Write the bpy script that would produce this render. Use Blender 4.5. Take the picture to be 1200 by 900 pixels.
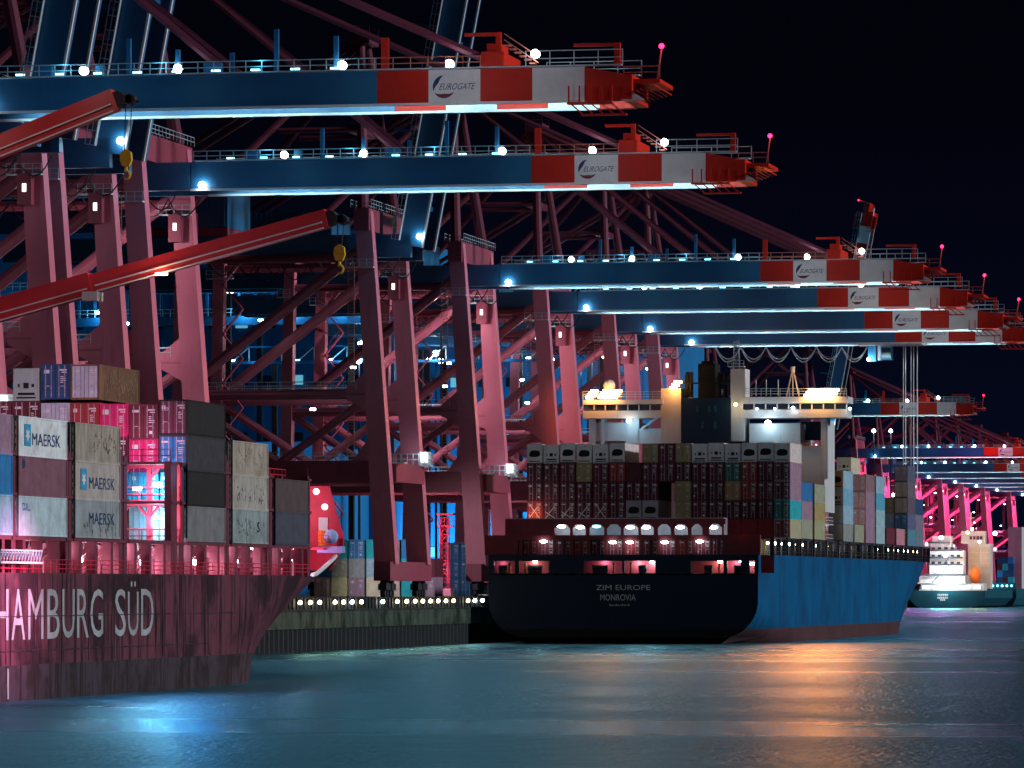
import bpy, bmesh, math, random
from mathutils import Vector, Matrix
random.seed(7)
S = bpy.context.scene
for o in list(bpy.data.objects): bpy.data.objects.remove(o)
COL = S.collection
R = math.radians

# ------------------------------------------------------------------ camera
F, HZ, CAMZ = 5800.0, 689.0, 8.2                 # focal length and horizon in the photograph's pixels
PHI = math.atan(1180 / F); CP, SP = math.cos(PHI), math.sin(PHI)
cam = bpy.data.cameras.new('camera'); co = bpy.data.objects.new('camera', cam); COL.objects.link(co)
co.location = (0, 0, CAMZ); co.rotation_euler = (R(90), 0, PHI)
cam.sensor_width = 36; cam.lens = 36 * F / 1200; cam.shift_y = (HZ - 450) / 1200
cam.clip_start = 1; cam.clip_end = 20000
S.camera = co
# ------------------------------------------------------------------ sky, sun, exposure
W = bpy.data.worlds.new('World'); S.world = W; W.use_nodes = True
nt = W.node_tree; nt.nodes.clear()
wo = nt.nodes.new('ShaderNodeOutputWorld'); bg = nt.nodes.new('ShaderNodeBackground')
tcn = nt.nodes.new('ShaderNodeTexCoord'); sep = nt.nodes.new('ShaderNodeSeparateXYZ'); rp = nt.nodes.new('ShaderNodeValToRGB')
nt.links.new(tcn.outputs['Generated'], sep.inputs[0]); nt.links.new(sep.outputs[2], rp.inputs[0])
rp.color_ramp.elements[0].position = 0.0; rp.color_ramp.elements[0].color = (0.0016, 0.0034, 0.0125, 1)
rp.color_ramp.elements[1].position = 0.10; rp.color_ramp.elements[1].color = (0.00075, 0.00075, 0.0030, 1)
nt.links.new(rp.outputs[0], bg.inputs[0]); bg.inputs[1].default_value = 1.0
nt.links.new(bg.outputs[0], wo.inputs[0])
sl = bpy.data.lights.new('sun', 'SUN'); so = bpy.data.objects.new('sun', sl); COL.objects.link(so)
sl.energy = 2.4; sl.angle = R(6); sl.color = (0.90, 0.95, 1.0)
so.rotation_euler = Vector((-0.93, 0.012, -0.36)).to_track_quat('-Z', 'Y').to_euler()
S.view_settings.view_transform = 'Standard'; S.view_settings.look = 'None'
S.view_settings.exposure = 0.0; S.view_settings.gamma = 1.0
S.render.engine = 'CYCLES'
S.cycles.use_denoising = True
S.cycles.max_bounces = 4; S.cycles.diffuse_bounces = 2; S.cycles.glossy_bounces = 3
S.cycles.transparent_max_bounces = 4; S.cycles.sample_clamp_indirect = 3.0; S.cycles.sample_clamp_direct = 0
S.cycles.use_light_tree = True; S.cycles.caustics_reflective = False; S.cycles.caustics_refractive = False

# ------------------------------------------------------------------ pixel -> world helpers
def ray(px, py):
    dx = (px - 600) / F
    return Vector((CP * dx - SP, SP * dx + CP, (HZ - py) / F))
def PY(px, py, Y): r = ray(px, py); return r * (Y / r.y) + Vector((0, 0, CAMZ))
def PX(px, py, X): r = ray(px, py); return r * (X / r.x) + Vector((0, 0, CAMZ))

# ------------------------------------------------------------------ materials
MATS = {}
def nodemat(name):
    m = bpy.data.materials.new(name); m.use_nodes = True
    n = m.node_tree; b = n.nodes['Principled BSDF']; MATS[name] = m
    return m, n, b
def paint(name, col, rough=.55, metal=0.0, dirt=.35, scale=.35, streak=0.0, dirtcol=None, objcol=False, vs=1.0, bump=0.0, sharp=0.0):
    """painted / dirty surface: base colour mottled by two noises, optional vertical rust or grime streaks"""
    m, n, b = nodemat(name)
    tc = n.nodes.new('ShaderNodeTexCoord'); L = n.links.new
    oi = n.nodes.new('ShaderNodeObjectInfo')
    ad = n.nodes.new('ShaderNodeVectorMath'); ad.operation = 'ADD'
    mulr = n.nodes.new('ShaderNodeMath'); mulr.operation = 'MULTIPLY'; mulr.inputs[1].default_value = 57.0
    L(oi.outputs['Random'], mulr.inputs[0])
    L(tc.outputs['Object'], ad.inputs[0]); L(mulr.outputs[0], ad.inputs[1])
    n1 = n.nodes.new('ShaderNodeTexNoise'); n1.inputs['Scale'].default_value = scale; n1.inputs['Detail'].default_value = 6; n1.inputs['Roughness'].default_value = .65
    L(ad.outputs[0], n1.inputs['Vector'])
    r1 = n.nodes.new('ShaderNodeValToRGB'); r1.color_ramp.elements[0].position = .38 + .09*sharp; r1.color_ramp.elements[1].position = .68 - .08*sharp
    L(n1.outputs[0], r1.inputs[0])
    fac = n.nodes.new('ShaderNodeMath'); fac.operation = 'MULTIPLY'; fac.inputs[1].default_value = dirt
    L(r1.outputs[0], fac.inputs[0]); last = fac.outputs[0]
    if streak > 0:
        mp = n.nodes.new('ShaderNodeMapping'); mp.inputs['Scale'].default_value = (2.2 * vs, 2.2 * vs, .16 * vs)
        L(ad.outputs[0], mp.inputs[0])
        n2 = n.nodes.new('ShaderNodeTexNoise'); n2.inputs['Scale'].default_value = 1.0; n2.inputs['Detail'].default_value = 5; n2.inputs['Roughness'].default_value = .7
        L(mp.outputs[0], n2.inputs['Vector'])
        r2 = n.nodes.new('ShaderNodeValToRGB'); r2.color_ramp.elements[0].position = .5; r2.color_ramp.elements[1].position = .72 - .12*sharp
        L(n2.outputs[0], r2.inputs[0])
        f2 = n.nodes.new('ShaderNodeMath'); f2.operation = 'MULTIPLY'; f2.inputs[1].default_value = streak
        L(r2.outputs[0], f2.inputs[0])
        mx = n.nodes.new('ShaderNodeMath'); mx.operation = 'MAXIMUM'; L(last, mx.inputs[0]); L(f2.outputs[0], mx.inputs[1]); last = mx.outputs[0]
    mix = n.nodes.new('ShaderNodeMix'); mix.data_type = 'RGBA'
    dc = dirtcol or tuple(c * .32 + .01 for c in col)
    if objcol:
        L(oi.outputs['Color'], mix.inputs[6])
        mu = n.nodes.new('ShaderNodeMix'); mu.data_type = 'RGBA'; mu.blend_type = 'MULTIPLY'; mu.inputs[0].default_value = 1
        L(oi.outputs['Color'], mu.inputs[6]); mu.inputs[7].default_value = (*(dirtcol or (.42, .34, .30)), 1)
        L(mu.outputs[2], mix.inputs[7])
    else:
        mix.inputs[6].default_value = (*col, 1); mix.inputs[7].default_value = (*dc, 1)
    L(last, mix.inputs[0]); L(mix.outputs[2], b.inputs['Base Color'])
    b.inputs['Specular IOR Level'].default_value = .18 if rough >= .5 else .5
    b.inputs['Roughness'].default_value = rough; b.inputs['Metallic'].default_value = metal
    if bump > 0:
        bp = n.nodes.new('ShaderNodeBump'); bp.inputs['Strength'].default_value = bump; bp.inputs['Distance'].default_value = .05
        L(n1.outputs[0], bp.inputs['Height']); L(bp.outputs[0], b.inputs['Normal'])
    return m
def glow(name, col, strength):
    m, n, b = nodemat(name)
    b.inputs['Base Color'].default_value = (*[c * .3 for c in col], 1)
    b.inputs['Emission Color'].default_value = (*col, 1); b.inputs['Emission Strength'].default_value = strength
    return m
M_box = paint('container_paint', (1, 1, 1), .6, 0, .55, .9, .7, objcol=True)
M_clean = paint('container_door_paint', (1, 1, 1), .6, 0, .4, .9, .4, objcol=True)
M_rustbox = paint('rusty_container_paint', (1, 1, 1), .75, 0, .5, .5, 1.0, dirtcol=(.18, .12, .09), objcol=True)
M_bar = paint('galvanised_bar', (.34, .30, .33), .45, .4, .3, 2)
M_steel = paint('dark_steel', (.035, .035, .045), .6, .2, .4, 1)
M_black = paint('black_rubber', (.008, .008, .01), .7, 0, .2, 1)
M_mark = paint('white_marking', (.62, .62, .64), .6, 0, .25, 3)
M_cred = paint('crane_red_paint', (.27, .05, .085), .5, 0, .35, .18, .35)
M_cbrace = paint('crane_brace_dimmed_red', (.44, .12, .18), .5, 0, .35, .2, .3)  # leg paint darkened, the shade on the braces put into the colour
M_cmast = paint('crane_mast_dimmed_red', (.13, .024, .05), .55, 0, .4, .25, .3)  # crane red darkened to stand for weaker light up the mast
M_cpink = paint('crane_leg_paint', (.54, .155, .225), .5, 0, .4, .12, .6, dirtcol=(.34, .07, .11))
M_cblue = paint('crane_blue_paint', (.008, .115, .27), .45, 0, .35, .2, .3)
M_bandred = paint('boom_red_paint', (.62, .022, .010), .5, 0, .3, .3, .25)
M_bandwhite = paint('boom_white_paint', (.78, .78, .80), .5, 0, .25, .4, .25)
M_rail = paint('railing_paint', (.45, .55, .62), .5, .2, .2, 1)
M_railred = paint('red_railing_paint', (.5, .16, .12), .5, 0, .2, 1)
M_hsred = paint('red_hull_paint', (.125, .038, .055), .55, 0, .85, .16, 1.0, dirtcol=(.018, .011, .014), vs=.6, bump=.15, sharp=1)
M_hsboot = paint('worn_boot_paint', (.055, .038, .05), .6, 0, .8, .3, .9, dirtcol=(.02, .013, .012), vs=.5, sharp=1)
M_shipred = paint('ship_red_steel', (.55, .03, .07), .5, 0, .35, .6, .4)
M_cas = paint('grey_casing', (.36, .34, .38), .6, 0, .3, .8)
M_stan = paint('oxide_stanchion_paint', (.16, .04, .06), .6, 0, .5, .8, .4)
M_coam = paint('pale_red_coaming', (.55, .16, .22), .55, 0, .3, .6, .3)
M_hatch = paint('hatch_grey', (.26, .10, .12), .6, 0, .4, .6)
M_zimblue = paint('blue_hull_paint', (.003, .095, .23), .5, 0, .8, .10, .9, dirtcol=(.006, .045, .12), vs=.30, bump=.1, sharp=.6)
M_zimboot = paint('red_boot_paint', (.085, .036, .04), .6, 0, .7, .15, .7, dirtcol=(.05, .022, .025), vs=.4)
M_zimdeck = paint('ship_brown_steel', (.20, .035, .045), .6, 0, .4, .5, .3)
M_zimnavy = paint('navy_steel', (.003, .018, .048), .5, 0, .4, .3)
M_cream = paint('cream_superstructure', (.56, .47, .42), .5, 0, .2, .4, .3)
M_white = paint('white_superstructure', (.58, .58, .60), .5, 0, .2, .4, .3)
M_glass = paint('dark_glass', (.01, .02, .035), .08, 0, .1, 1)
M_conc = paint('mossy_concrete', (.055, .075, .055), .85, 0, .95, .25, .9, dirtcol=(.006, .013, .009), vs=.5, bump=.4, sharp=.7)
M_asph = paint('quay_asphalt', (.06, .06, .065), .9, 0, .5, .3)
M_pile = paint('sheet_piling', (.025, .03, .034), .7, .1, .6, .5, .6)
M_hall = paint('blue_cladding', (.012, .17, .42), .6, 0, .4, .05, .5, vs=.1)
M_tealhull = paint('teal_hull_paint', (.01, .09, .13), .5, 0, .5, .2, .5)
M_orange = paint('orange_lifeboat', (.75, .14, .02), .5, 0, .2, 1)
M_yellow = paint('yellow_hook', (.65, .40, .03), .5, 0, .5, 2)
M_jib = paint('jib_red_paint', (.62, .02, .03), .45, 0, .25, .3, .2)
M_logo = paint('logo_navy', (.02, .05, .13), .5, 0, .1, 2)
M_logored = paint('logo_dark_red', (.16, .03, .06), .5, 0, .1, 2)
M_maersk = paint('logo_sky_blue', (.03, .30, .50), .55, 0, .3, 3)
M_dirtmark = paint('worn_white_lettering', (.36, .38, .40), .6, 0, .6, .35, .7, dirtcol=(.13, .11, .12), vs=.5)
G_white = glow('lamp_white', (.85, .97, 1.0), 25)
G_cyan = glow('lamp_cyan', (.25, .85, 1.0), 5)
G_warm = glow('lamp_warm', (1.0, .82, .45), 14)
G_orange = glow('lamp_sodium', (1.0, .46, .12), 40)
G_amber = glow('lamp_amber', (1.0, .30, .04), 1.3)
G_red = glow('lamp_red', (1.0, .015, .09), 7)
G_window = glow('lit_window', (.85, .95, .95), 2.2)
G_dim = glow('dim_window', (.2, .75, 1.0), .5)
G_pink = glow('lamp_pinkish', (1.0, .72, .90), 22)

# ------------------------------------------------------------------ mesh helpers
class MB:
    def __init__(s): s.v = []; s.f = []; s.m = []; s.mi = 0
    def add(s, vs, fs):
        o = len(s.v); s.v += [tuple(v) for v in vs]
        for f in fs: s.f.append([i + o for i in f]); s.m.append(s.mi)
        return s
    def box(s, x0, x1, y0, y1, z0, z1):
        return s.add([(x0, y0, z0), (x1, y0, z0), (x1, y1, z0), (x0, y1, z0), (x0, y0, z1), (x1, y0, z1), (x1, y1, z1), (x0, y1, z1)],
                     [(3, 2, 1, 0), (4, 5, 6, 7), (0, 1, 5, 4), (1, 2, 6, 5), (2, 3, 7, 6), (3, 0, 4, 7)])
    def cbox(s, c, sx, sy, sz): return s.box(c[0]-sx/2, c[0]+sx/2, c[1]-sy/2, c[1]+sy/2, c[2]-sz/2, c[2]+sz/2)
    def beam(s, p, q, w, h, w2=None, h2=None):
        """rectangular bar from p to q; w is its width along y or sideways, h the other way"""
        p, q = Vector(p), Vector(q); d = (q - p).normalized()
        up = Vector((0, 1, 0)) if abs(d.y) < .9 else Vector((0, 0, 1))
        a = d.cross(up).normalized(); b = a.cross(d).normalized()
        w2 = w if w2 is None else w2; h2 = h if h2 is None else h2
        vs = []
        for c, ww, hh in ((p, w, h), (q, w2, h2)):
            for i, j in ((-1, -1), (1, -1), (1, 1), (-1, 1)): vs.append(c + a * hh * i / 2 + b * ww * j / 2)
        return s.add(vs, [(3, 2, 1, 0), (4, 5, 6, 7), (0, 1, 5, 4), (1, 2, 6, 5), (2, 3, 7, 6), (3, 0, 4, 7)])
    def tube(s, p, q, r, n=8, r2=None):
        p, q = Vector(p), Vector(q); d = (q - p).normalized()
        up = Vector((0, 0, 1)) if abs(d.z) < .9 else Vector((1, 0, 0))
        a = d.cross(up).normalized(); b = a.cross(d); r2 = r if r2 is None else r2
        vs = [c + (a * math.cos(2*math.pi*i/n) + b * math.sin(2*math.pi*i/n)) * rr for c, rr in ((p, r), (q, r2)) for i in range(n)]
        return s.add(vs, [(i, (i+1) % n, n + (i+1) % n, n + i) for i in range(n)] + [tuple(range(n-1, -1, -1)), tuple(range(n, 2*n))])
    def path(s, pts, r, n=4):
        for a, b in zip(pts, pts[1:]): s.tube(a, b, r, n)
        return s
    def prism(s, poly, f0, f1):
        """closed polygon (list of 2-D points) mapped by f0 and f1 to its two end faces"""
        n = len(poly); vs = [f0(p) for p in poly] + [f1(p) for p in poly]
        return s.add(vs, [tuple(range(n-1, -1, -1)), tuple(range(n, 2*n))] + [(i, (i+1) % n, n + (i+1) % n, n + i) for i in range(n)])
    def ball(s, c, r, n=8, m=6):
        vs = [(c[0], c[1], c[2]-r)]
        for j in range(1, m):
            t = math.pi * j / m - math.pi / 2
            vs += [(c[0]+r*math.cos(t)*math.cos(2*math.pi*i/n), c[1]+r*math.cos(t)*math.sin(2*math.pi*i/n), c[2]+r*math.sin(t)) for i in range(n)]
        vs.append((c[0], c[1], c[2]+r)); fs = []
        for i in range(n): fs.append((0, 1+(i+1) % n, 1+i)); fs.append((len(vs)-1, 1+(m-2)*n+i, 1+(m-2)*n+(i+1) % n))
        for j in range(m-2):
            for i in range(n): fs.append((1+j*n+i, 1+j*n+(i+1) % n, 1+(j+1)*n+(i+1) % n, 1+(j+1)*n+i))
        return s.add(vs, fs)
    def rail(s, p, q, h=1.1, step=2.0, t=.09, rails=2):
        p, q = Vector(p), Vector(q); L = (q - p).length; n = max(1, round(L / step))
        for i in range(n + 1):
            a = p.lerp(q, i / n); s.box(a.x-t/2, a.x+t/2, a.y-t/2, a.y+t/2, a.z, a.z+h)
        for k in range(rails):
            z = Vector((0, 0, h * (k + 1) / rails)); s.beam(p + z, q + z, t, t)
        return s
    def build(s, name, mat, parent=None, loc=(0, 0, 0), smooth=False):
        me = bpy.data.meshes.new(name); me.from_pydata(s.v, [], s.f)
        mats = mat if isinstance(mat, (list, tuple)) else [mat]
        for m in mats: me.materials.append(m)
        if any(s.m): me.polygons.foreach_set('material_index', s.m)
        if smooth: me.polygons.foreach_set('use_smooth', [True] * len(me.polygons))
        bm = bmesh.new(); bm.from_mesh(me); bmesh.ops.recalc_face_normals(bm, faces=bm.faces); bm.to_mesh(me); bm.free()
        o = bpy.data.objects.new(name, me); COL.objects.link(o); o.location = loc
        if parent: o.parent = parent
        return o
def empty(name, loc, label, cat, group=None):
    o = bpy.data.objects.new(name, None); COL.objects.link(o); o.location = loc; o.empty_display_size = .5
    o['label'] = label; o['category'] = cat
    if group: o['group'] = group
    return o
def tag(o, label, cat, group=None):
    o['label'] = label; o['category'] = cat
    if group: o['group'] = group
    return o
def struct(o, kind='structure'): o['kind'] = kind; return o
def copy_tree(o, parent=None):
    c = o.copy(); COL.objects.link(c)
    if parent: c.parent = parent
    for ch in list(o.children): copy_tree(ch, c)
    return c
def lamp(kind, name, loc, power, col, parent=None, radius=.4, aim=None, **k):
    l = bpy.data.lights.new(name, kind); l.energy = power; l.color = col
    if kind in ('POINT', 'SPOT'): l.shadow_soft_size = radius
    for a, b in k.items(): setattr(l, a, b)
    o = bpy.data.objects.new(name, l); COL.objects.link(o); o.location = loc
    if aim is not None: o.rotation_euler = Vector(aim).to_track_quat('-Z', 'Y').to_euler()
    if parent: o.parent = parent
    return o
CW = (.70, .93, 1.0); CC = (.14, .68, 1.0); CPK = (1.0, .60, .85); CO = (1.0, .52, .18); CWW = (1, .93, .85)
# lettering: glyph outlines filled and scaled into a given box
TXT = {}
def text_geo(t):
    if t not in TXT:
        cu = bpy.data.curves.new('lettering', 'FONT'); cu.body = t; cu.resolution_u = 3
        ob = bpy.data.objects.new('lettering', cu); COL.objects.link(ob)
        dg = bpy.context.evaluated_depsgraph_get(); dg.update()
        me = bpy.data.meshes.new_from_object(ob.evaluated_get(dg))
        vs = [tuple(v.co) for v in me.vertices]; fs = [tuple(p.vertices) for p in me.polygons]
        bpy.data.objects.remove(ob); bpy.data.meshes.remove(me)
        x0 = min(v[0] for v in vs); x1 = max(v[0] for v in vs); y0 = min(v[1] for v in vs); y1 = max(v[1] for v in vs)
        TXT[t] = ([((v[0]-x0)/(x1-x0), (v[1]-y0)/(y1-y0)) for v in vs], fs)
    return TXT[t]
def text(name, t, org, ux, uy, mat, parent, shear=0.0):
    """t fitted into the parallelogram org, ux (full width), uy (full height)"""
    vs, fs = text_geo(t); org, ux, uy = Vector(org), Vector(ux), Vector(uy)
    mb = MB(); mb.add([org + ux * (a + shear * b) + uy * b for a, b in vs], fs)
    me = bpy.data.meshes.new(name); me.from_pydata(mb.v, [], mb.f); me.materials.append(mat)
    o = bpy.data.objects.new(name, me); COL.objects.link(o); o.parent = parent
    return o

# ================================================================== SETTING: water, land, quay
QX, QZ = -151.0, 6.9
def water_mat():
    m, n, _ = nodemat('harbour_water'); L = n.links.new
    n.nodes.remove(_); out = n.nodes['Material Output']
    df = n.nodes.new('ShaderNodeBsdfDiffuse'); df.inputs['Color'].default_value = (.008, .065, .09, 1)
    b = n.nodes.new('ShaderNodeBsdfGlossy'); b.inputs['Color'].default_value = (.24, .60, .72, 1)  # teal tint stands in for cyan lamp light reflected in the water
    fr = n.nodes.new('ShaderNodeFresnel'); fr.inputs['IOR'].default_value = 1.33
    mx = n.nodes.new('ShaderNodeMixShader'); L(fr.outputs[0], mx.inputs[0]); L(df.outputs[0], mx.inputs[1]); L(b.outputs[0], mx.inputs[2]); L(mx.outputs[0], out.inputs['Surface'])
    geo = n.nodes.new('ShaderNodeNewGeometry')
    def noise(sx, sy, sc, det=4):
        mp = n.nodes.new('ShaderNodeMapping'); mp.inputs['Scale'].default_value = (sx, sy, 1); L(geo.outputs['Position'], mp.inputs[0])
        t = n.nodes.new('ShaderNodeTexNoise'); t.inputs['Scale'].default_value = sc; t.inputs['Detail'].default_value = det; L(mp.outputs[0], t.inputs['Vector']); return t
    a = noise(1, .45, .30); c = noise(1, .28, 1.1, 3); d = noise(.10, 1, .030, 2)
    b1 = n.nodes.new('ShaderNodeBump'); b1.inputs['Strength'].default_value = .4; b1.inputs['Distance'].default_value = .30; L(a.outputs[0], b1.inputs['Height'])
    b2 = n.nodes.new('ShaderNodeBump'); b2.inputs['Strength'].default_value = .9; b2.inputs['Distance'].default_value = .22; L(c.outputs[0], b2.inputs['Height']); L(b1.outputs[0], b2.inputs['Normal'])
    e = noise(1, .22, 3.2, 2); b3 = n.nodes.new('ShaderNodeBump'); b3.inputs['Strength'].default_value = .9; b3.inputs['Distance'].default_value = .12; L(e.outputs[0], b3.inputs['Height']); L(b2.outputs[0], b3.inputs['Normal'])
    L(b3.outputs[0], b.inputs['Normal']); L(b3.outputs[0], df.inputs['Normal']); L(b1.outputs[0], fr.inputs['Normal'])
    rr = n.nodes.new('ShaderNodeMapRange'); rr.inputs['From Min'].default_value = .35; rr.inputs['From Max'].default_value = .65; rr.inputs['To Min'].default_value = .26; rr.inputs['To Max'].default_value = .36
    L(d.outputs[0], rr.inputs[0]); L(rr.outputs[0], b.inputs['Roughness'])
    return m
M_water = water_mat()
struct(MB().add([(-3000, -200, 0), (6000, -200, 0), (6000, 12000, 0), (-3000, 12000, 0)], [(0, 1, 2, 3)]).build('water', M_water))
# land: three steps of the quay line going away
def land(x1, y0, y1, x0=-2500):
    return struct(MB().box(x0, x1, y0, y1, -3, QZ).build('ground', M_asph))
land(QX - 1.2, 100, 1130); land(-212, 1130, 1500); land(-229, 1500, 1880); land(-246, 1880, 6000)
q = MB().box(QX - 1.1, QX, 100, 1130, 3.0, 5.3)
qw = struct(q.build('quay_wall', M_conc))
q = struct(MB().box(QX - 1.1, QX - .95, 100, 1130, -2, 3).build('quay_piling', M_pile))
pp = MB(); pp.add([(-.1, 0, -2), (-.9, .5, -2), (-.9, 1.2, -2), (-.1, 1.7, -2), (-.1, 2.38, -2)] + [(-.1, 0, 3), (-.9, .5, 3), (-.9, 1.2, 3), (-.1, 1.7, 3), (-.1, 2.38, 3)], [(i, i+1, i+6, i+5) for i in range(4)])
pp = pp.build('sheet_pile', M_pile, q, (QX, 540, 0))
for i in range(1, 95):                              # trapezoid sheet piles under the concrete beam
    o = pp.copy(); COL.objects.link(o); o.location = (QX, 540 + i * 2.4, 0)
q = MB().box(QX - 1.15, QX - .6, 300, 1130, 5.3, 6.95)
for i in range(210):
    y = 500 + i * 2; q.box(QX - .6, QX - .45, y, y + .16, 5.3, 6.9)
q.box(QX - 1.2, QX + .15, 300, 1130, 5.25, 5.45)
struct(q.build('quay_parapet', M_pile))
ORD = 'first second third fourth fifth sixth seventh eighth ninth tenth eleventh twelfth thirteenth fourteenth fifteenth sixteenth seventeenth eighteenth nineteenth'.split(); QL = -1
for px in (350, 362, 373, 391, 401, 411, 422, 447, 464, 475, 485, 494, 503, 512, 521, 530, 547, 555, 564):
    QL += 1; p = PX(px, 704, QX - .3)
    e = tag(MB().box(-.28, .1, -.16, .16, -.05, .35).build('quay_lamp', M_steel, None, (QX - .3, p.y, 6.35)),
            'small round quay lamp on the dark parapet, %s from the red bow' % ORD[QL], 'lamp', 'quay lamps along the parapet')
    MB().ball((.18, 0, 0), .28).build('lamp_globe', G_warm if px % 3 else G_white, e)
    lamp('POINT', 'lamp_light', (.5, 0, 0), 60, (1, .9, .62), e, .15)


# ================================================================== CONTAINERS
CL, CWD, CH = 12.19, 2.44, 2.896
def container_body():
    mb = MB(); x0, x1, y0, y1, z0, z1 = -CWD/2, CWD/2, 0, CL, 0, CH
    mb.box(x0+.06, x1-.06, y0+.08, y1-.08, z0+.12, z1-.03)
    for x in (x0, x1-.14):
        for y in (y0, y1-.14): mb.box(x, x+.14, y, y+.14, z0, z1)
        mb.box(x, x+.14, y0+.14, y1-.14, z0, z0+.16); mb.box(x, x+.14, y0+.14, y1-.14, z1-.10, z1)
    for y in (y0, y1-.12):
        mb.box(x0+.14, x1-.14, y, y+.12, z0, z0+.16); mb.box(x0+.14, x1-.14, y, y+.12, z1-.12, z1)
    n = 40; p = (CL - .4) / n                     # corrugated side walls
    for sx in (-1, 1):
        for i in range(n):
            y = .2 + i * p; a = sx * (CWD/2 - .055); b = sx * (CWD/2 - .005)
            mb.add([(a, y, .17), (b, y+p*.2, .17), (b, y+p*.5, .17), (a, y+p*.7, .17), (a, y, z1-.11), (b, y+p*.2, z1-.11), (b, y+p*.5, z1-.11), (a, y+p*.7, z1-.11)],
                   [(0, 1, 5, 4), (1, 2, 6, 5), (2, 3, 7, 6)])
    return mb
def door_mb(s):
    mb = MB(); x0, x1 = (-1.05, -.02) if s < 0 else (.02, 1.05)
    mb.box(x0, x1, -.02, .06, .18, CH-.14)
    for k in range(4): mb.box(x0+.06, x1-.06, -.05, -.02, .3 + k*.62, .3 + k*.62 + .36)
    return mb
def bars_mb():
    mb = MB()
    for x in (-.82, -.33, .33, .82):
        mb.tube((x, -.09, .15), (x, -.09, CH-.12), .035, 5)
        mb.box(x-.05, x+.05, -.1, -.02, .9, 1.0); mb.box(x-.05, x+.05, -.1, -.02, .35, .42); mb.box(x-.05, x+.05, -.1, -.02, 2.3, 2.37)
    mb.box(-.8, -.45, -.12, -.07, 1.05, 1.12); mb.box(.45, .8, -.12, -.07, 1.05, 1.12)
    return mb
def marks_mb(seed):
    rr = random.Random(seed); mb = MB()
    mb.box(.38, .98, -.058, -.052, 2.35, 2.47); mb.box(.55, .98, -.058, -.052, 2.17, 2.26)
    for k in range(4): mb.box(.45, .45 + rr.uniform(.2, .5), -.058, -.052, 1.35 + k*.16, 1.42 + k*.16)
    mb.box(-.95, -.95 + rr.uniform(.3, .6), -.058, -.052, rr.uniform(2.0, 2.3), 2.42)
    if rr.random() < .6: mb.box(-.95, -.7, -.058, -.052, .5, .78)
    if rr.random() < .5: mb.box(.5, .75, -.058, -.052, .45, .7)
    return mb
def reefer_mb():
    mb = MB()
    mb.box(-1.08, 1.08, -.03, .06, .14, CH-.12)
    return mb
def reefer_dark(kind):
    mb = MB()
    if kind == 0:
        mb.prism([(-.8, 1.0), (-.86, 1.25), (-.7, 1.75), (-.35, 1.95), (.3, 1.93), (.75, 1.8), (.86, 1.5), (.8, 1.05), (.3, .92), (-.4, .9)], lambda p: (p[0], -.05, p[1]), lambda p: (p[0], .02, p[1]))
    else:
        mb.box(-.25, .25, -.05, .02, 1.1, 1.6); mb.box(-.75, .8, -.05, .02, .5, .72); mb.box(.5, .75, -.05, .02, 1.2, 1.5); mb.box(-.75, -.6, -.05, .02, 1.2, 1.5)
    mb.box(-.9, .9, -.05, .02, .2, .34)
    return mb
def mk(mb, name, m):
    o = mb.build(name, m); COL.objects.unlink(o); return o
PB = mk(container_body(), 'shipping_container', M_box); PBR = mk(container_body(), 'shipping_container', M_rustbox)
PD = [mk(door_mb(-1), 'door', M_clean), mk(door_mb(1), 'door', M_clean)]
PBAR = mk(bars_mb(), 'locking_bars', M_bar); PM = [mk(marks_mb(i), 'door_print', M_mark) for i in range(6)]
PR = mk(reefer_mb(), 'cooling_unit', M_clean); PRD = [mk(reefer_dark(0), 'fan_panel', M_black), mk(reefer_dark(1), 'fan_panel', M_black)]
def inst(p, parent, col=None):
    o = p.copy(); COL.objects.link(o); o.parent = parent
    if col: o.color = (*col, 1)
    return o
CN = [0]
def container(x, y, z, col, label, group, kind='door', scale=(1, 1, 1), name=None, endcol=None, rust=False):
    """x is the centre of the box across the ship, y its end that faces the camera"""
    o = (PBR if rust else PB).copy(); COL.objects.link(o); o.location = (x, y, z); o.scale = scale; o.color = (*col, 1)
    o.name = 'reefer_container' if kind.startswith('reefer') else 'shipping_container'
    tag(o, label, 'container', group); CN[0] += 1
    ec = endcol or col
    if kind == 'door':
        for d in PD: inst(d, o, ec)
        inst(PBAR, o); inst(PM[CN[0] % 6], o)
    elif kind.startswith('reefer'):
        u = inst(PR, o, ec); inst(PRD[0 if kind == 'reefer' else 1], u)
    return o
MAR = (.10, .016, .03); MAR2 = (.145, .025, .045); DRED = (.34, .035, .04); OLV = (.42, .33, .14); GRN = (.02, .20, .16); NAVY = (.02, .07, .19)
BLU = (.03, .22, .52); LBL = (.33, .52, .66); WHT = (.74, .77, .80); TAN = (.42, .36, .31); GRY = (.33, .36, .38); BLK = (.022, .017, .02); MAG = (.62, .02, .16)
PUR = (.36, .22, .32); TEAL = (.02, .42, .50); CRM = (.66, .58, .44); GB = (.42, .50, .60); OLG = (.36, .38, .28); RB = (.32, .08, .06)
CNAME = {}
for nm, c in (('maroon', MAR), ('maroon', MAR2), ('red', DRED), ('olive', OLV), ('green', GRN), ('navy', NAVY), ('blue', BLU), ('light blue', LBL), ('white', WHT), ('tan', TAN), ('grey', GRY), ('black', BLK), ('magenta', MAG), ('mauve', PUR), ('teal', TEAL), ('cream', CRM), ('grey-blue', GB), ('grey-green', OLG), ('rust-brown', RB)): CNAME[c] = nm

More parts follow.
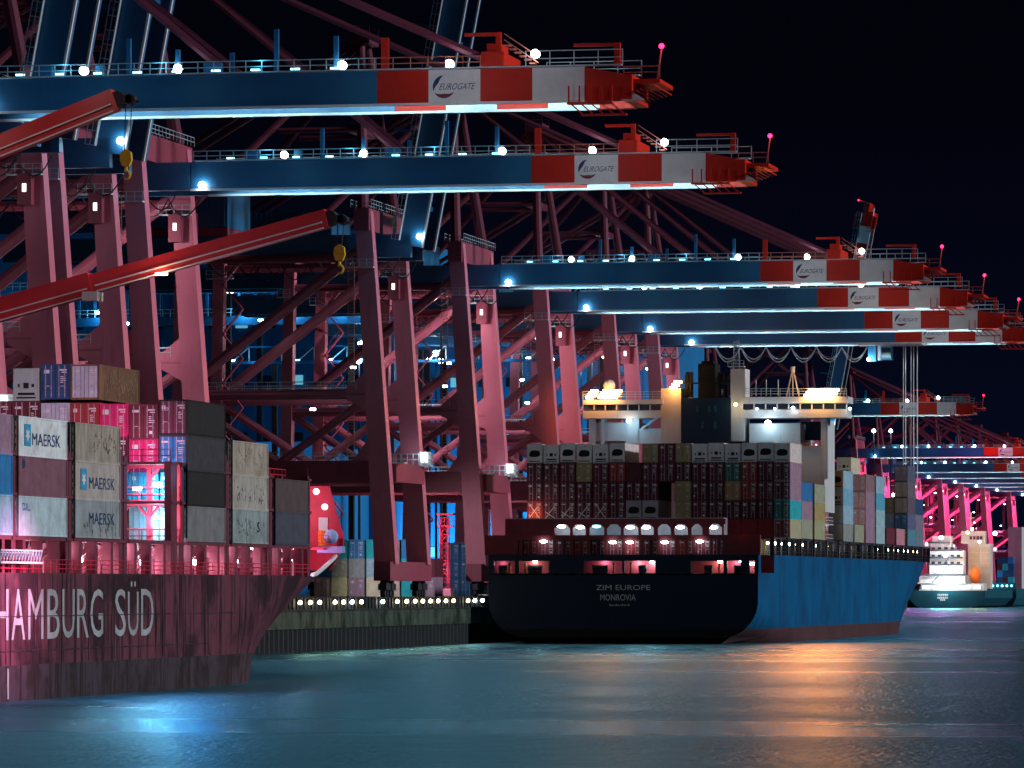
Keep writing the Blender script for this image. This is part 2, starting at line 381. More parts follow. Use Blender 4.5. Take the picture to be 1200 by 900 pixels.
# ------------------------------------------------------------------ generic ship hull
def hull(name, XS, HB, sil, L, p, ystart, boot, mats, parent, ztop, nb=26, zmax=None, stern=None, ys=None, ntop=6):
    """sil: silhouette points of the bow in the photograph, turned here into where the bow begins to curve at each height"""
    XC = XS - HB
    tab = []
    for px, py in sil:
        r = ray(px, py); K = -r.x / r.y
        u = (K * L / (HB * p)) ** (1 / (p - 1)); hb = HB * (1 - u ** p); Y = (-XC - hb) / K
        tab.append((CAMZ + r.z * Y / r.y, Y - L * u))
    tab.sort()
    def Y0(z):
        if z <= tab[0][0]: return tab[0][1]
        for (a, b), (c, d) in zip(tab, tab[1:]):
            if z <= c: return b + (d - b) * (z - a) / (c - a)
        (a, b), (c, d) = tab[-2], tab[-1]
        return d + (d - b) / (c - a) * (z - c) * .8
    ys = ys or [ystart + (Y0(0) - ystart) * i / 14 for i in range(15)]
    us = [(i / nb) ** .8 for i in range(1, nb + 1)]
    cols = []                                     # each column: list of (x half breadth, y, z) from bottom to top
    zl = [-2.5, -1, 0, boot * .5, boot]
    def column(kind, val):
        c = []
        zt = ztop(val if kind == 'y' else None, val if kind == 'u' else None)
        zz = zl + [boot + (zt - boot) * k / ntop for k in range(1, ntop + 1)]
        for z in zz:
            if kind == 'y':
                hb, y = HB, val
                if stern: hb = stern(y, z, HB)
                c.append((hb, y if y <= 800 else 800 + (y - 800) / (ys[-1] - 800) * (Y0(z) - 800) if ys[-1] > 800 else y if y < ys[-1] - .01 else Y0(z), z))
            else: c.append((HB * (1 - val ** p), Y0(z) + L * val, z))
        return c
    for y in ys: cols.append(column('y', y))
    for u in us: cols.append(column('u', u))
    mb = MB(); nz = len(cols[0])
    for side in (1, -1):
        vs = [(XC + side * h, y, z) for c in cols for h, y, z in c]
        o = len(mb.v); mb.v += vs
        for i in range(len(cols) - 1):
            for j in range(nz - 1):
                a = o + i * nz + j; mb.f.append([a, a + nz, a + nz + 1, a + 1]); mb.m.append(1 if j < 4 else 0)
    h = mb.build(name, mats, parent, smooth=True)
    dk = MB(); n = len(cols)
    for i in range(n - 1):
        (h0, y0, z0), (h1, y1, z1) = cols[i][-1], cols[i+1][-1]
        z0 = min(z0, ztop(None, 0)) - .05; z1 = min(z1, ztop(None, 0)) - .05
        dk.add([(XC-h0, y0, z0), (XC+h0, y0, z0), (XC+h1, y1, z1), (XC-h1, y1, z1)], [(0, 1, 2, 3)])
    return h, dk, cols, Y0

# ================================================================== HAMBURG SÜD SHIP (foreground, left)
HX, HHB = -106.5, 21.0; HC = HX - HHB
hs = empty('container_ship', (0, 0, 0), 'weathered dark red container ship with large pale lettering, its bow pointing away in the foreground', 'ship')
hs_sil = [(291, 797), (291.5, 790), (295, 772), (300, 758), (310, 742), (324, 724), (340, 706), (356, 690), (370, 677), (390, 656), (402, 641), (406, 628)]
def hs_top(y, u):
    if u is None or u < .30: return 9.3
    return 9.3 + 2.3 * min(1, (u - .30) / .13)
hh, dk, hcols, hY0 = hull('hull', HX, HHB, hs_sil, 60, 2.4, 240, 2.6, [M_hsred, M_hsboot], hs, hs_top)
dk.build('deck', M_shipred, hs)
bw = MB(); pts = [Vector((HC + h + .05, y, z + .05)) for h, y, z in [c[-1] for c in hcols[19:]]]
bw.path(pts, .2, 6); bw.path([Vector((2*HC - p.x, p.y, p.z)) for p in pts], .15, 6)
bw.build('bulwark_rail', M_mark, hs)
dr = MB()
for z in (6.1, 3.6): dr.box(HX, HX + .05, 300, hY0(z) - 2, z, z + .07)      # plate seams
for y in range(292, 404, 7): dr.box(HX, HX + .04, y, y + .09, 2.7, 9.2)
dr.build('plate_seam', M_hsboot, hs)
# hull lettering, one piece per letter
zt, zb = PX(60, 690.3, HX).z, PX(60, 748.5, HX).z
for ch, a, b in (('H', -8, 9.5), ('A', 13, 29), ('M', 32.5, 50.5), ('B', 55, 69.5), ('U', 72.5, 87), ('R', 90, 103.5), ('G', 105.5, 120.5), ('S', 134.5, 147), ('Ü', 149.5, 162), ('D', 165, 179.5)):
    ya, yb = PX(a, 700, HX).y, PX(b, 700, HX).y
    k = 1.17 if ch == 'Ü' else 1
    text('hull_letter', ch, (HX + .03, ya, zb), (0, yb - ya, 0), (0, 0, (zt - zb) * k), M_dirtmark, hs)
dm = MB()
yd = PX(9, 790, HX).y; dm.box(HX, HX + .02, yd - .15, yd + .25, .2, 2.4)
dm.build('draught_mark', M_dirtmark, hs)
def hY(px): return PX(px, 600, HX).y
bays = {'Z': hY(-46), 'A': hY(22), 'B': hY(88.5), 'M': hY(153.5), 'C': hY(219.8), 'D': hY(272.8), 'E': hY(323), 'G': hY(366)}
BZ = 12.0
# hatch coaming, stanchions, lashing bridges, lamps
hatch = MB().box(HC - HHB + 3.4, HX - 3.4, 245, 440, 9.25, 10.6); hatch.build('hatch_coaming', M_coam, hs)
hc = MB()
for b, y in bays.items():
    if b == 'G': continue
    hc.box(HC - HHB + 3.2, HX - 3.2, y + .3, y + CL - .3, 10.6, 11.6)
hc.build('hatch_cover', M_hatch, hs)
def lash_bridge(y, w, top, lvls, full=True):
    mb = MB(); pil = []
    for x in (HX - .2, HX - 8.2, HX - 15.2, HX - 30, HX - 41.6) if not full else (HX - .2, HX - 2.6, HX - 5.2, HX - 10.2, HX - 15.2, HX - 20.2, HX - 25.2, HX - 30, HX - 35, HX - 41.6):
        pil.append(MB().box(x - .55, x, y, y + w * .45, 9.2, top if x > HX - 8 else top - .1)); pil.append(MB().box(x - .5, x - .05, y + w * .62, y + w, 9.2, top - .5))
    for z in lvls:
        mb.box(HX - 41.8, HX - .1, y + .05, y + w - .05, z, z + .22)
        mb.rail((HX - 41.5, y - .02, z + .2), (HX - .2, y - .02, z + .2), 1.0, 2.4, .07)
    o = mb.build('lashing_bridge', M_stan, hs)
    for p in pil: p.build('bridge_pillar', M_stan, o)
    return o
order = ['Z', 'A', 'B', 'M', 'C', 'D', 'E', 'G']
for i, b in enumerate(order[:-1]):
    y0 = bays[b] + CL + .25; y1 = bays[order[i+1]] - .25
    tall = {'Z': 18.6, 'A': 18.9, 'B': 19.0, 'M': 18.4, 'C': 19.4, 'D': 18.6, 'E': 18.3}[b]
    lash_bridge(y0, max(1.2, y1 - y0), tall, (11.7, 14.9, 17.8) if b != 'M' else (11.7, 15.0, 18.2), b != 'M')
st = MB().box(-.35, .35, -.35, .35, 0, BZ - .3 - 9.25).beam((0, .1, 2.2), (-2.4, .1, .35), .35, .35).build('stanchion', M_stan, hs)
s2 = MB().box(-.25, .25, -.25, .25, 0, BZ - .3 - 9.25).build('hatch_post', M_stan, hs); fst = True
for b in order[:-1]:
    y = bays[b]
    for k in (0.15, .5, .85):
        yy = y + CL * k
        a, c = (st, s2) if fst else (st.copy(), s2.copy())
        if not fst: COL.objects.link(a); COL.objects.link(c)
        fst = False; a.location = (HX - .5, yy, 9.25); c.location = (HX - 3.05, yy + 1.45, 9.25)
    MB().box(HX - 2.4, HX - .1, y, y + CL, BZ - .3, BZ).build('container_shelf', M_stan, hs)
rl = MB().rail((HX - .15, 245, 9.3), (HX - .15, 432, 9.3), 1.0, 1.5, .06, 3); rl.build('railing', M_shipred, hs)
def ship_lamp(p, mat=G_pink, pw=420, col=(1, .75, .92), r=.24, parent=hs):
    o = MB().ball((0, 0, 0), r).build('deck_lamp', mat, parent, tuple(p))
    lamp('POINT', 'deck_lamp_light', (p[0] + .3, p[1] - .1, p[2] - .3), pw, col, parent, .15)
for px, py in ((66, 639), (94, 656), (106, 657), (129, 640), (155, 657), (192, 641), (166, 659), (228, 659), (252, 640), (236, 660), (276, 658), (296, 641), (349, 646), (20, 650), (340, 655)):
    p = PX(px, py, HX - 1.9); ship_lamp(p)
for b in ('A', 'B', 'M', 'C', 'D', 'E'):
    for k in (.3, .7): lamp('POINT', 'deck_lamp_light', (HX - 2.2, bays[b] + CL * k, 11.4), 80, (1, .50, .76), hs, .2)
# gangway resting along the side
gw = MB(); a, b = PX(-10, 660, HX + .4), PX(39.5, 658, HX + .4)
ly = b.y - a.y
gw.box(HX + .2, HX + 1.1, a.y, b.y, 9.95, 10.1); gw.box(HX + .2, HX + .3, a.y, b.y, 10.7, 10.8); gw.box(HX + 1.0, HX + 1.1, a.y, b.y, 10.85, 10.95)
for i in range(14):
    y = a.y + ly * i / 14; gw.beam((HX + 1.05, y, 10.1), (HX + 1.05, y + ly / 14, 10.9), .07, .07); gw.box(HX + 1.02, HX + 1.08, y, y + .07, 10.1, 10.9)
gw.build('gangway', M_rail, hs)
lamp('SPOT', 'hull_fill_spot', (HX + 9, PX(14, 660, HX).y, 10.5), 15000, (1, .36, .66), hs, .3, aim=(-1, .0, -.42), spot_size=R(105), spot_blend=1.0)  # added spot off the ship's side, gives the hull its pink light
# the open bay with its lit lashing bridge: two platforms with arched portals and floodlights
yM = bays['C'] - 1.9
ob = MB()
for z in (14.85, 17.95): ob.box(HX - 8.2, HX - .1, yM, yM + .5, z, z + .5)
for x in (HX - .45, HX - 2.9, HX - 5.4, HX - 8.0): ob.box(x, x + .35, yM - .02, yM + .4, 11.9, 18.2)
for k in range(3):
    xa, xb = HX - 8.0 + k * 2.55, HX - 5.4 + k * 2.5
    ob.beam((xa + .3, yM + .2, 17.2), (xa + .9, yM + .2, 17.9), .3, .2); ob.beam((xb - .1, yM + .2, 14.1), (xb - .7, yM + .2, 14.8), .3, .2); ob.beam((xa + .3, yM + .2, 14.1), (xa + .9, yM + .2, 14.8), .3, .2)
ob.rail((HX - 8, yM - .1, 11.9), (HX - .2, yM - .1, 11.9), 1.1, 1.2, .07); ob.rail((HX - 8, yM - .1, 15.3), (HX - .2, yM - .1, 15.3), 1.1, 1.2, .07)
ob.build('lit_platform', M_shipred, hs)
for px, py, pw in ((185, 567, 900), (184, 606, 900), (195, 641, 150), (161, 573, 60)):
    p = PY(px, py, yM - .5); MB().box(p.x - .35, p.x + .35, p.y - .1, p.y + .1, p.z - .12, p.z + .12).build('floodlight', G_white, hs)
    lamp('POINT', 'floodlight_light', (p.x, p.y - .5, p.z - .2), pw, CW, hs, .3)
    lamp('POINT', 'floodlight_light', (p.x, p.y + 1.2, p.z - .3), pw * .6, CC, hs, .3)
for x in (HX - 4, HX - 12, HX - 20):
    MB().box(x - .3, x + .3, bays['M'] - 1.2, bays['M'] - .9, 20.4, 20.8).build('floodlight', G_white, hs); lamp('SPOT', 'floodlight_light', (x, bays['M'] - .7, 20.7), 3000, (1, .62, .80), hs, .3, aim=(0, 1, .05), spot_size=R(95), spot_blend=.7)  # added lamps hidden behind the stack, to light the door ends
lamp('POINT', 'floodlight_light', (HX - 3, yM - 1.6, 19.6), 500, (1, .55, .85), hs, .3); lamp('POINT', 'floodlight_light', (HX - 6, yM - 2.5, 13.6), 500, (.55, .8, 1), hs, .3)  # added magenta and blue points without fittings, brighten the open bay
lamp('SPOT', 'floodlight_light', (HX + .3, yM - .6, 17.6), 3600, (.10, .40, 1), hs, 1.5, aim=(1, -2.2, -.9), spot_size=R(80), spot_blend=.8)  # added blue spot without fitting, for the glow on the water
def flakes(o, mats, y0, y1, z0, z1, n, seed):
    rr = random.Random(seed)
    for m in mats:
        mb = MB()
        for k in range(n):
            y = rr.uniform(y0, y1); z = rr.uniform(z0, z1); a = rr.uniform(.03, .13); b = rr.uniform(.05, .4)
            mb.add([(CWD/2 + .012, y, z), (CWD/2 + .012, y + a, z + rr.uniform(-.1, .1)), (CWD/2 + .012, y + a*.8, z + b), (CWD/2 + .012, y - a*.2, z + b*.9)], [(0, 1, 2, 3)])
        mb.build('worn_paint', m, o)['kind'] = 'stuff'
FL_r, FL_d, FL_b = paint('rust_flake', (.36, .22, .13), .8), paint('dark_flake', (.20, .17, .15), .8), paint('blue_flake', (.20, .24, .30), .8)
FLAKE = [('B', 3, (FL_r, FL_d), 4.5, 11, .7, 2.0, 34), ('D', 3, (FL_r, FL_d), 1.5, 11, .6, 2.2, 28), ('D', 2, (FL_b, FL_d), 1.5, 10.5, .5, 2.0, 46), ('D', 1, (FL_b, FL_d), 1.2, 11, .5, 1.9, 30), ('C', 5, (FL_r, FL_d), 1.5, 11, .5, 2.3, 60), ('B', 1, (FL_d,), 1, 11, .2, 1.0, 40)]
# forecastle: breakwater, door, mast, windlass
ybw = 452
poly = [(-146, 9.2)] + [(q.x, q.z) for q in (PY(x, y, ybw) for x, y in ((386, 668), (395, 655), (402, 638), (402.5, 629), (397, 611), (385.5, 569.5)))] + [(-144, PY(385, 569.5, ybw).z)]
fb = MB().prism(poly, lambda p: (p[0], ybw, p[1]), lambda p: (p[0], ybw + .3, p[1]))
for x in range(-143, -110, 3): fb.beam((x, ybw - .1, 9.3), (x, ybw - .1, 17.6), .25, .2)
for z in (11.9, 13.6, 15.6): fb.box(-145, -110.6, ybw - .12, ybw, z, z + .12)
fb.build('breakwater', M_shipred, hs)
p = PY(379, 619, ybw); MB().box(p.x - .42, p.x + .42, ybw - .16, ybw - .02, p.z - 1.0, p.z + 1.0).build('doorway', G_pink if False else M_mark, hs)
for px, py in ((381, 594), (371, 576)):
    p = PY(px, py, ybw); MB().tube((p.x, ybw - .2, p.z), (p.x, ybw - .05, p.z), .3, 10).build('porthole', G_window, hs)
wl = MB()
p = PY(388, 629, ybw - 3); wl.ball((p.x, ybw - 3, p.z), .7, 10, 7); wl.box(p.x - 1.2, p.x + 1.2, ybw - 3.6, ybw - 2.4, p.z - 1.5, p.z - .9); wl.build('windlass', paint('windlass_blue', (.25, .35, .62), .5), hs)
p = PY(377, 628, ybw - 2); MB().tube((p.x, ybw - 2, p.z - .9), (p.x, ybw - 2, p.z + .5), .35, 8).build('vent_post', M_orange, hs)
MB().rail((-140, ybw - 4, 12.0), (-108.6, ybw - 4, 12.0), 1.1, 1.5, .06, 3).box(-140, -108.8, ybw - 5, ybw, 11.75, 11.95).build('forecastle_platform', M_shipred, hs)
lamp('POINT', 'deck_lamp_light', (-113, ybw - 6, 15.5), 1700, (1, .62, .75), hs, .3)
lamp('POINT', 'deck_lamp_light', (-110.5, ybw - 6, 10.8), 700, (1, .35, .6), hs, .3)
MB().rail((HX - 2.5, bays['E'] + 5, 17.85), (HX - 2.5, bays['G'], 17.85), 1.0, 1.5, .07).build('walkway_rail', M_shipred, hs)
# two red deck cranes whose pedestals stand left of the frame
def jib(pts, Y, th, tip_len, name, hookpx, hookpy):
    (ax, ay), (bx, by) = pts
    A, B = PY(ax, ay, Y), PY(bx, by, Y); d = (B - A).normalized(); up = Vector((-d.z, 0, d.x))
    j = MB(); mid = A.lerp(B, .62)
    def sec(P, Q, h, w):
        j.add([P + up*h/2*sz + Vector((0, w/2*sy, 0)) for P in (P, Q) for sy, sz in ((-1, -1), (1, -1), (1, 1), (-1, 1))],
              [(3, 2, 1, 0), (4, 5, 6, 7), (0, 1, 5, 4), (1, 2, 6, 5), (2, 3, 7, 6), (3, 0, 4, 7)])
    sec(A, mid, th, 1.5); sec(mid + d*.01, B, th * .8, 1.2)
    jo = j.build('crane_jib', M_jib, hs)
    k = MB()
    for P, Q, h in ((A, mid, th), (mid, B, th * .8)):
        for o in (-.5, -.18): k.beam(P + up*h*o + Vector((0, -.8, 0)) + d*.4, Q + up*h*o + Vector((0, -.8, 0)) - d*.4, .12, .12)
    k.build('edge_trim', M_bandwhite, jo)
    h = MB(); h.tube(B + Vector((.2, -.5, 0)), B + Vector((.2, .5, 0)), .7, 12); h.beam(B - d*1.2, B + d*1.5 + Vector((0, 0, -.4)), .8, .7); h.tube(B + d*1.4 + Vector((0, -.4, -.5)), B + d*1.4 + Vector((0, .4, -.5)), .45, 10)
    h.beam(B + up*.3, B + d*1.8 - up*.9, .2, .18)
    h.build('jib_head', M_steel, jo)
    b = MB(); b.box(mid.x - .7, mid.x + .7, Y - .9, Y + .9, mid.z - th*.75, mid.z - th*.35); b.build('jib_collar', M_bandwhite, jo)
    H = PY(hookpx, hookpy, Y); c = MB()
    for o in (-.28, .28): c.tube(B + d*1.2 + Vector((o, 0, -.6)), Vector((H.x + o*.6, Y, H.z + .8)), .045, 4)
    c.build('hoist_cable', M_steel, jo)
    g = MB(); g.prism([(-.5, .1), (-.42, .75), (0, 1.0), (.42, .75), (.5, .1), (.3, -.4), (-.3, -.4)], lambda q: (H.x + q[0], Y - .25, H.z + q[1]), lambda q: (H.x + q[0], Y + .25, H.z + q[1]))
    g.tube((H.x, Y, H.z - .4), (H.x, Y, H.z - .8), .14); g.path([Vector((H.x + .32*math.sin(t), Y, H.z - 1.15 - .36*math.cos(t))) for t in [k*.45 for k in range(-1, 9)]], .11, 6)
    g.build('hook_block', M_yellow, jo)
    pd = MB(); pd.tube((A.x - .5, Y, 10.6), (A.x - .5, Y, A.z - 2), 1.6, 14); pd.cbox((A.x - .8, Y, A.z + .4), 4.2, 3.4, 5); pd.build('crane_pedestal', M_jib, hs)
    return A, B
jA = jib(((-330, 305), (136, 117)), 399, 2.3, 0, 'a', 148, 189)
jB = jib(((-330, 455), (384, 256)), 416, 2.0, 0, 'b', 398, 300)
for q in (.35, .62, .9):
    p = jA[0].lerp(jA[1], q); lamp('POINT', 'jib_fill_light', (p.x, p.y - 9, p.z + 3), 420, (1, .72, .68), hs, .4)  # added lights in mid-air before the jib, to brighten it
for q in (.5, .8):
    p = jB[0].lerp(jB[1], q); lamp('POINT', 'jib_fill_light', (p.x, p.y - 9, p.z - 3), 130, (1, .62, .75), hs, .4)  # likewise added for the second jib
p = PY(190, 321, 415); MB().box(p.x - .5, p.x + .5, 414.6, 415, p.z - .12, p.z + .1).build('jib_lamp', G_warm, hs)
lamp('POINT', 'jib_lamp_light', (p.x, 414, p.z - .8), 150, (1, .85, .7), hs, .3)

# containers on the red ship
GH = 'containers stacked on the red ship'
def hrow(r): return HX - CWD/2 - (r - 1) * 2.5
def hbox(b, r, t, col, label, kind='door', dz=0, **k):
    o = container(hrow(r), bays[b], BZ + (t - 1) * CH + dz, col, label, GH, kind, **k)
    for f in FLAKE:
        if f[0] == b and f[1] == t and (r == 1 or (b == 'C' and r == 4)): flakes(o, *f[2:], len(label))
    return o
def side_text(o, t, y0, y1, z0, z1, mat, shear=0.0): return text('logo_lettering', t, (CWD/2 + .012, y0, z0), (0, y1 - y0, 0), (0, 0, z1 - z0), mat, o, shear)
def star_logo(o):
    mb = MB().box(CWD/2 + .005, CWD/2 + .012, 1.4, 2.95, .75, 2.35); mb.build('logo_square', M_maersk, o)
    pts = []
    for i in range(14):
        r = .62 if i % 2 == 0 else .27; a = math.pi * i / 7 + math.pi/2; pts.append((2.175 + r*math.cos(a), 1.55 + r*math.sin(a)))
    s = MB(); c = len(pts); s.add([(CWD/2 + .02, a, b) for a, b in pts] + [(CWD/2 + .02, 2.175, 1.55)], [(i, (i+1) % c, c) for i in range(c)]); s.build('logo_star', M_mark, o)
hbox('Z', 1, 3, PUR, 'mauve container cut by the left picture edge, top tier on the red ship'); hbox('Z', 1, 2, BLU, 'blue container cut by the left picture edge, middle tier'); hbox('Z', 1, 1, LBL, 'light blue container cut by the left picture edge, bottom tier')
o = hbox('A', 1, 3, WHT, 'clean white container with large dark lettering and blue star square, topmost on its stack'); star_logo(o); side_text(o, 'MAERSK', 3.3, 10.4, .85, 1.75, M_logo)
for ch in o.children:
    if ch.name.startswith('door'): ch.color = (.75, .42, .38, 1)
o = hbox('A', 1, 2, (.24, .10, .14), 'dull plum container with small round emblem, between a white and a pale blue one')
MB().tube((CWD/2, 1.2, 2.35), (CWD/2 + .02, 1.2, 2.35), .36, 14).build('emblem_disc', M_logo, o); side_text(o, 'S', 1.0, 1.4, 2.15, 2.55, M_mark)
o = hbox('A', 1, 1, (.50, .62, .68), 'pale blue container with short blue lettering, lowest under the plum one'); side_text(o, 'DAL', .9, 2.9, 1.85, 2.4, paint('logo_blue', (.02, .12, .45), .5))
hbox('B', 1, 3, TAN, 'tan container with worn-off brown lettering, top of the second stack', rust=True)
o = hbox('B', 1, 2, (.46, .40, .37), 'beige container with blue star square and dark lettering, middle of the second stack'); star_logo(o); side_text(o, 'MAERSK', 3.6, 10.6, .85, 1.75, M_logo)
o = hbox('B', 1, 1, GRY, 'grey container with scuffed dark lettering, bottom of the second stack', rust=True); side_text(o, 'MAERSK', 3.6, 10.6, 1.05, 1.95, M_logo)
o = hbox('C', 1, 4, BLK, 'black-sided maroon-ended container with small white prints, top of the four-high stack', endcol=(.16, .04, .075)); text('door_lettering', 'tex', (-.95, -.07, 2.0), (.7, 0, 0), (0, 0, .35), M_mark, o)
hbox('C', 1, 3, (.05, .045, .055), 'black-sided container with blue doors, third up in the four-high stack', endcol=BLU)
hbox('C', 1, 2, BLK, 'plain black-sided container, second up in the four-high stack', endcol=(.05, .4, .55)); hbox('C', 1, 1, (.20, .20, .21), 'dark grey container at the bottom of the four-high stack', endcol=(.55, .7, .72))
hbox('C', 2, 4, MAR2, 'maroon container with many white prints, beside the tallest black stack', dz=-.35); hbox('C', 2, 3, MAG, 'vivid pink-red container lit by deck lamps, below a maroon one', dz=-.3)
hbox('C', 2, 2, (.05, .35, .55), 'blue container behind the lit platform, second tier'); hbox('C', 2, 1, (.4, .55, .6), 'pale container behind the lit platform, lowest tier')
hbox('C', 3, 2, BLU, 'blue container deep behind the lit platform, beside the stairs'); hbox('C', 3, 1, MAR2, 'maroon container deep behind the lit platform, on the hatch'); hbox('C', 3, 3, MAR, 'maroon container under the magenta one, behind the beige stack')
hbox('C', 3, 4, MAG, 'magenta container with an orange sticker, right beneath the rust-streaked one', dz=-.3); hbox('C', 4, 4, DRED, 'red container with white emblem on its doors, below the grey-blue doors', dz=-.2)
hbox('C', 4, 5, (.19, .10, .06), 'rust-streaked brown container with grey-blue doors, highest beside the crane leg', endcol=GB, rust=True, dz=.05)
hbox('C', 5, 4, GB, 'grey-blue container half hidden under the navy one', dz=-.2); hbox('C', 5, 5, NAVY, 'navy container with orange and white prints, topmost of its column', dz=.1)
hbox('C', 6, 4, MAR, 'maroon container half hidden under the teal-grey cooling container'); hbox('C', 7, 4, MAR2, 'maroon container at far left below the tan corner'); 
hbox('C', 6, 5, (.30, .42, .40), 'teal-grey refrigerated container with tan side, top of the leftmost column', 'reefer2', scale=(.92, 1, .92))
for r in (4, 5, 6, 7):
    for t in (1, 2, 3): hbox('C', r, t, MAR if (r + t) % 2 else BLU, 'inner %s container, %s tier, %s row inboard behind the four-high stack' % ('maroon' if (r + t) % 2 else 'blue', ORD[t-1], ORD[r-1]), 'none')
o = hbox('D', 1, 3, (.42, .36, .30), 'tan weathered container with faded lettering, top of the stack right of the black one', rust=True)
hbox('D', 1, 2, (.46, .42, .38), 'beige container with bluish stains, middle of the stack right of the black one', rust=True)
o = hbox('D', 1, 1, (.30, .36, .36), 'grey-green container with one dark letter, bottom of the stack right of the black one', rust=True); side_text(o, 'S', 8.2, 9.1, 1.0, 1.9, M_black)
hbox('E', 1, 2, (.10, .065, .07), 'dark brown ribbed container, upper of the last two before the bow'); hbox('E', 1, 1, (.07, .07, .10), 'dark slate ribbed container, lower of the last two before the bow')
hbox('D', 2, 3, MAR2, 'maroon container tucked behind the tan weathered one'); hbox('E', 3, 3, RB, 'rust-red container standing alone one row inboard near the bow', dz=.2); hbox('E', 3, 2, MAR, 'maroon container under the rust-red one'); hbox('E', 3, 1, MAR, 'maroon container on the hatch under the rust-red one'.replace('on the hatch', 'lowest on the hatch'))
o = container(hrow(4), bays['G'] + .5, BZ + 2 * CH, LBL, 'light blue container with dark letters showing past the rust-red one', GH)
side_text(o, 'SK', .3, 3.0, .6, 1.5, M_logo)
for t in (0, 1): container(hrow(4), bays['G'] + .5, BZ + t * CH, MAR, 'maroon container under the light blue one by the breakwater, %s tier' % ORD[t], GH, 'none')

# ================================================================== BLUE SHIP (centre right)
ZX, ZHB, ZY = -108.3, 20.0, 711.6; ZC = ZX - ZHB
zim = empty('container_ship', (0, 0, 0), 'blue container ship seen from its dark stern with white deckhouse and tall container block', 'ship')
z_sil = [(1053, 740), (1054, 736), (1057, 723), (1063, 707), (1073, 687), (1081.5, 667), (1086.5, 652)]
def z_top(y, u): return 10.4 if (y is not None and 714.4 < y < 727.5) else 13.1
def z_stern(y, z, HB):
    t = max(0.0, min(1.0, (y - ZY) / 75.0)); rad = 5.0 * (1 - t) ** 1.3 + .5; zb = -5.5 * t + .9 * (1 - t)
    if z >= zb + rad: return HB
    k = max(0.0, (zb + rad - z) / rad); k = min(k, 1)
    return HB - rad * (1 - math.sqrt(max(0, 1 - k * k))) * (1 + 1.2 * t)
zy = [ZY, 714.3, 714.5, 718, 722, 727.4, 727.6, 733, 740, 750, 760, 770, 780, 795, 815, 840, 870]
zh, dk, zcols, zY0 = hull('hull', ZX, ZHB, z_sil, 110, 2.3, ZY, 2.2, [M_zimblue, M_zimboot], zim, z_top, ys=zy + [zY for zY in (905,)], stern=z_stern, ntop=9)
dk.build('deck', M_zimdeck, zim)
# transom with mooring-deck openings
def tz(py): return PY(700, py, ZY).z
def tx(px): return PY(px, 690, ZY).x
sec = [z_stern(ZY, z, ZHB) for z in (.9, 1.0, 1.15, 1.35, 1.6, 1.9, 2.2, 3, 4, 5, 6, 7, 8, 9, 10.28)]
zs = (.9, 1.0, 1.15, 1.35, 1.6, 1.9, 2.2, 3, 4, 5, 6, 7, 8, 9, 10.28)
tr = MB()
for i in range(len(zs) - 1):
    tr.mi = 1 if zs[i] < 2.1 else 0  # lowest band drawn black, shade under the stern put into the colour
    tr.add([(ZC - sec[i], ZY, zs[i]), (ZC + sec[i], ZY, zs[i]), (ZC + sec[i+1], ZY, zs[i+1]), (ZC - sec[i+1], ZY, zs[i+1])], [(0, 1, 2, 3)])
tr.mi = 0
opens = [(579, 603.5), (608, 643), (684, 729), (731.5, 768), (809.5, 848), (852, 868), (878.5, 884)]
zo0, zo1 = 10.28, 12.15
edges = [ZC - ZHB] + [e for a, b in opens for e in (tx(a), tx(b))] + [ZX]
for i in range(0, len(edges), 2): tr.box(edges[i], edges[i+1], ZY, ZY + .5, zo0, zo1)
tr.box(ZC - ZHB, ZX, ZY, ZY + .5, zo1, 13.05)
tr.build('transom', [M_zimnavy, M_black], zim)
md = MB().box(ZC - ZHB + .3, ZX - .3, ZY + 3.5, ZY + 3.8, zo0, zo1).box(ZC - ZHB + .3, ZX - .3, ZY, ZY + 3.8, zo0 - .2, zo0 - .02).box(ZC - ZHB + .3, ZX - .3, ZY + .5, ZY + 3.8, zo1 + .02, zo1 + .15)
md.build('mooring_deck', M_white, zim)
for px, kk in ((588, 0), (596, 1), (614, 1), (622, 0), (629, 0), (698, 0), (706, 0), (718, 1), (738, 1), (752, 0), (829, 0), (842, 1), (864, 0), (866, 0)):
    x = tx(px); w = MB()
    if kk == 0:
        w.box(x - .55, x + .55, ZY + .6, ZY + 1.4, zo0, zo0 + .9); w.tube((x - .6, ZY + .9, zo0 + .85), (x + .6, ZY + .9, zo0 + .85), .42, 10)
        w.build('mooring_winch', M_steel, zim)
    else:
        w.tube((x, ZY + .8, zo0), (x, ZY + .8, zo0 + 1.3), .2); w.ball((x, ZY + .8, zo0 + 1.4), .28); w.build('deck_vent', M_railred, zim)
for px, pw, c in ((585, 60, CPK), (622, 200, (1, .85, .6)), (705, 160, CPK), (745, 240, (1, .85, .95)), (762, 320, (1, .95, 1)), (840, 190, (1, .7, .5)), (860, 160, CPK), (881, 160, CWW)):
    x = tx(px); lamp('POINT', 'mooring_deck_light', (x, ZY + 2.2, zo1 - .35), pw, c, zim, .2)
for px, py in ((763, 659), (626, 658), (843, 658.5), (868, 658), (881, 661)):
    x = tx(px); MB().box(x - .3, x + .3, ZY + .55, ZY + .8, tz(py) - .15, tz(py) + .15).build('deck_lamp', G_white, zim)
def ttext(t, a, b, y0, y1, mat=M_bandwhite):
    return text('stern_lettering', t, (tx(a), ZY - .02, tz(y1)), (tx(b) - tx(a), 0, 0), (0, 0, tz(y0) - tz(y1)), mat, zim)
ttext('ZIM EUROPE', 698.5, 762, 685.5, 691.5); ttext('MONROVIA', 703.5, 745, 696.5, 703.8)
im = MB()
for k in range(10): x = tx(714) + (tx(738.5) - tx(714)) * k / 10; im.box(x, x + .2, ZY - .02, ZY, tz(710), tz(707.8) - .08 * (k % 3))
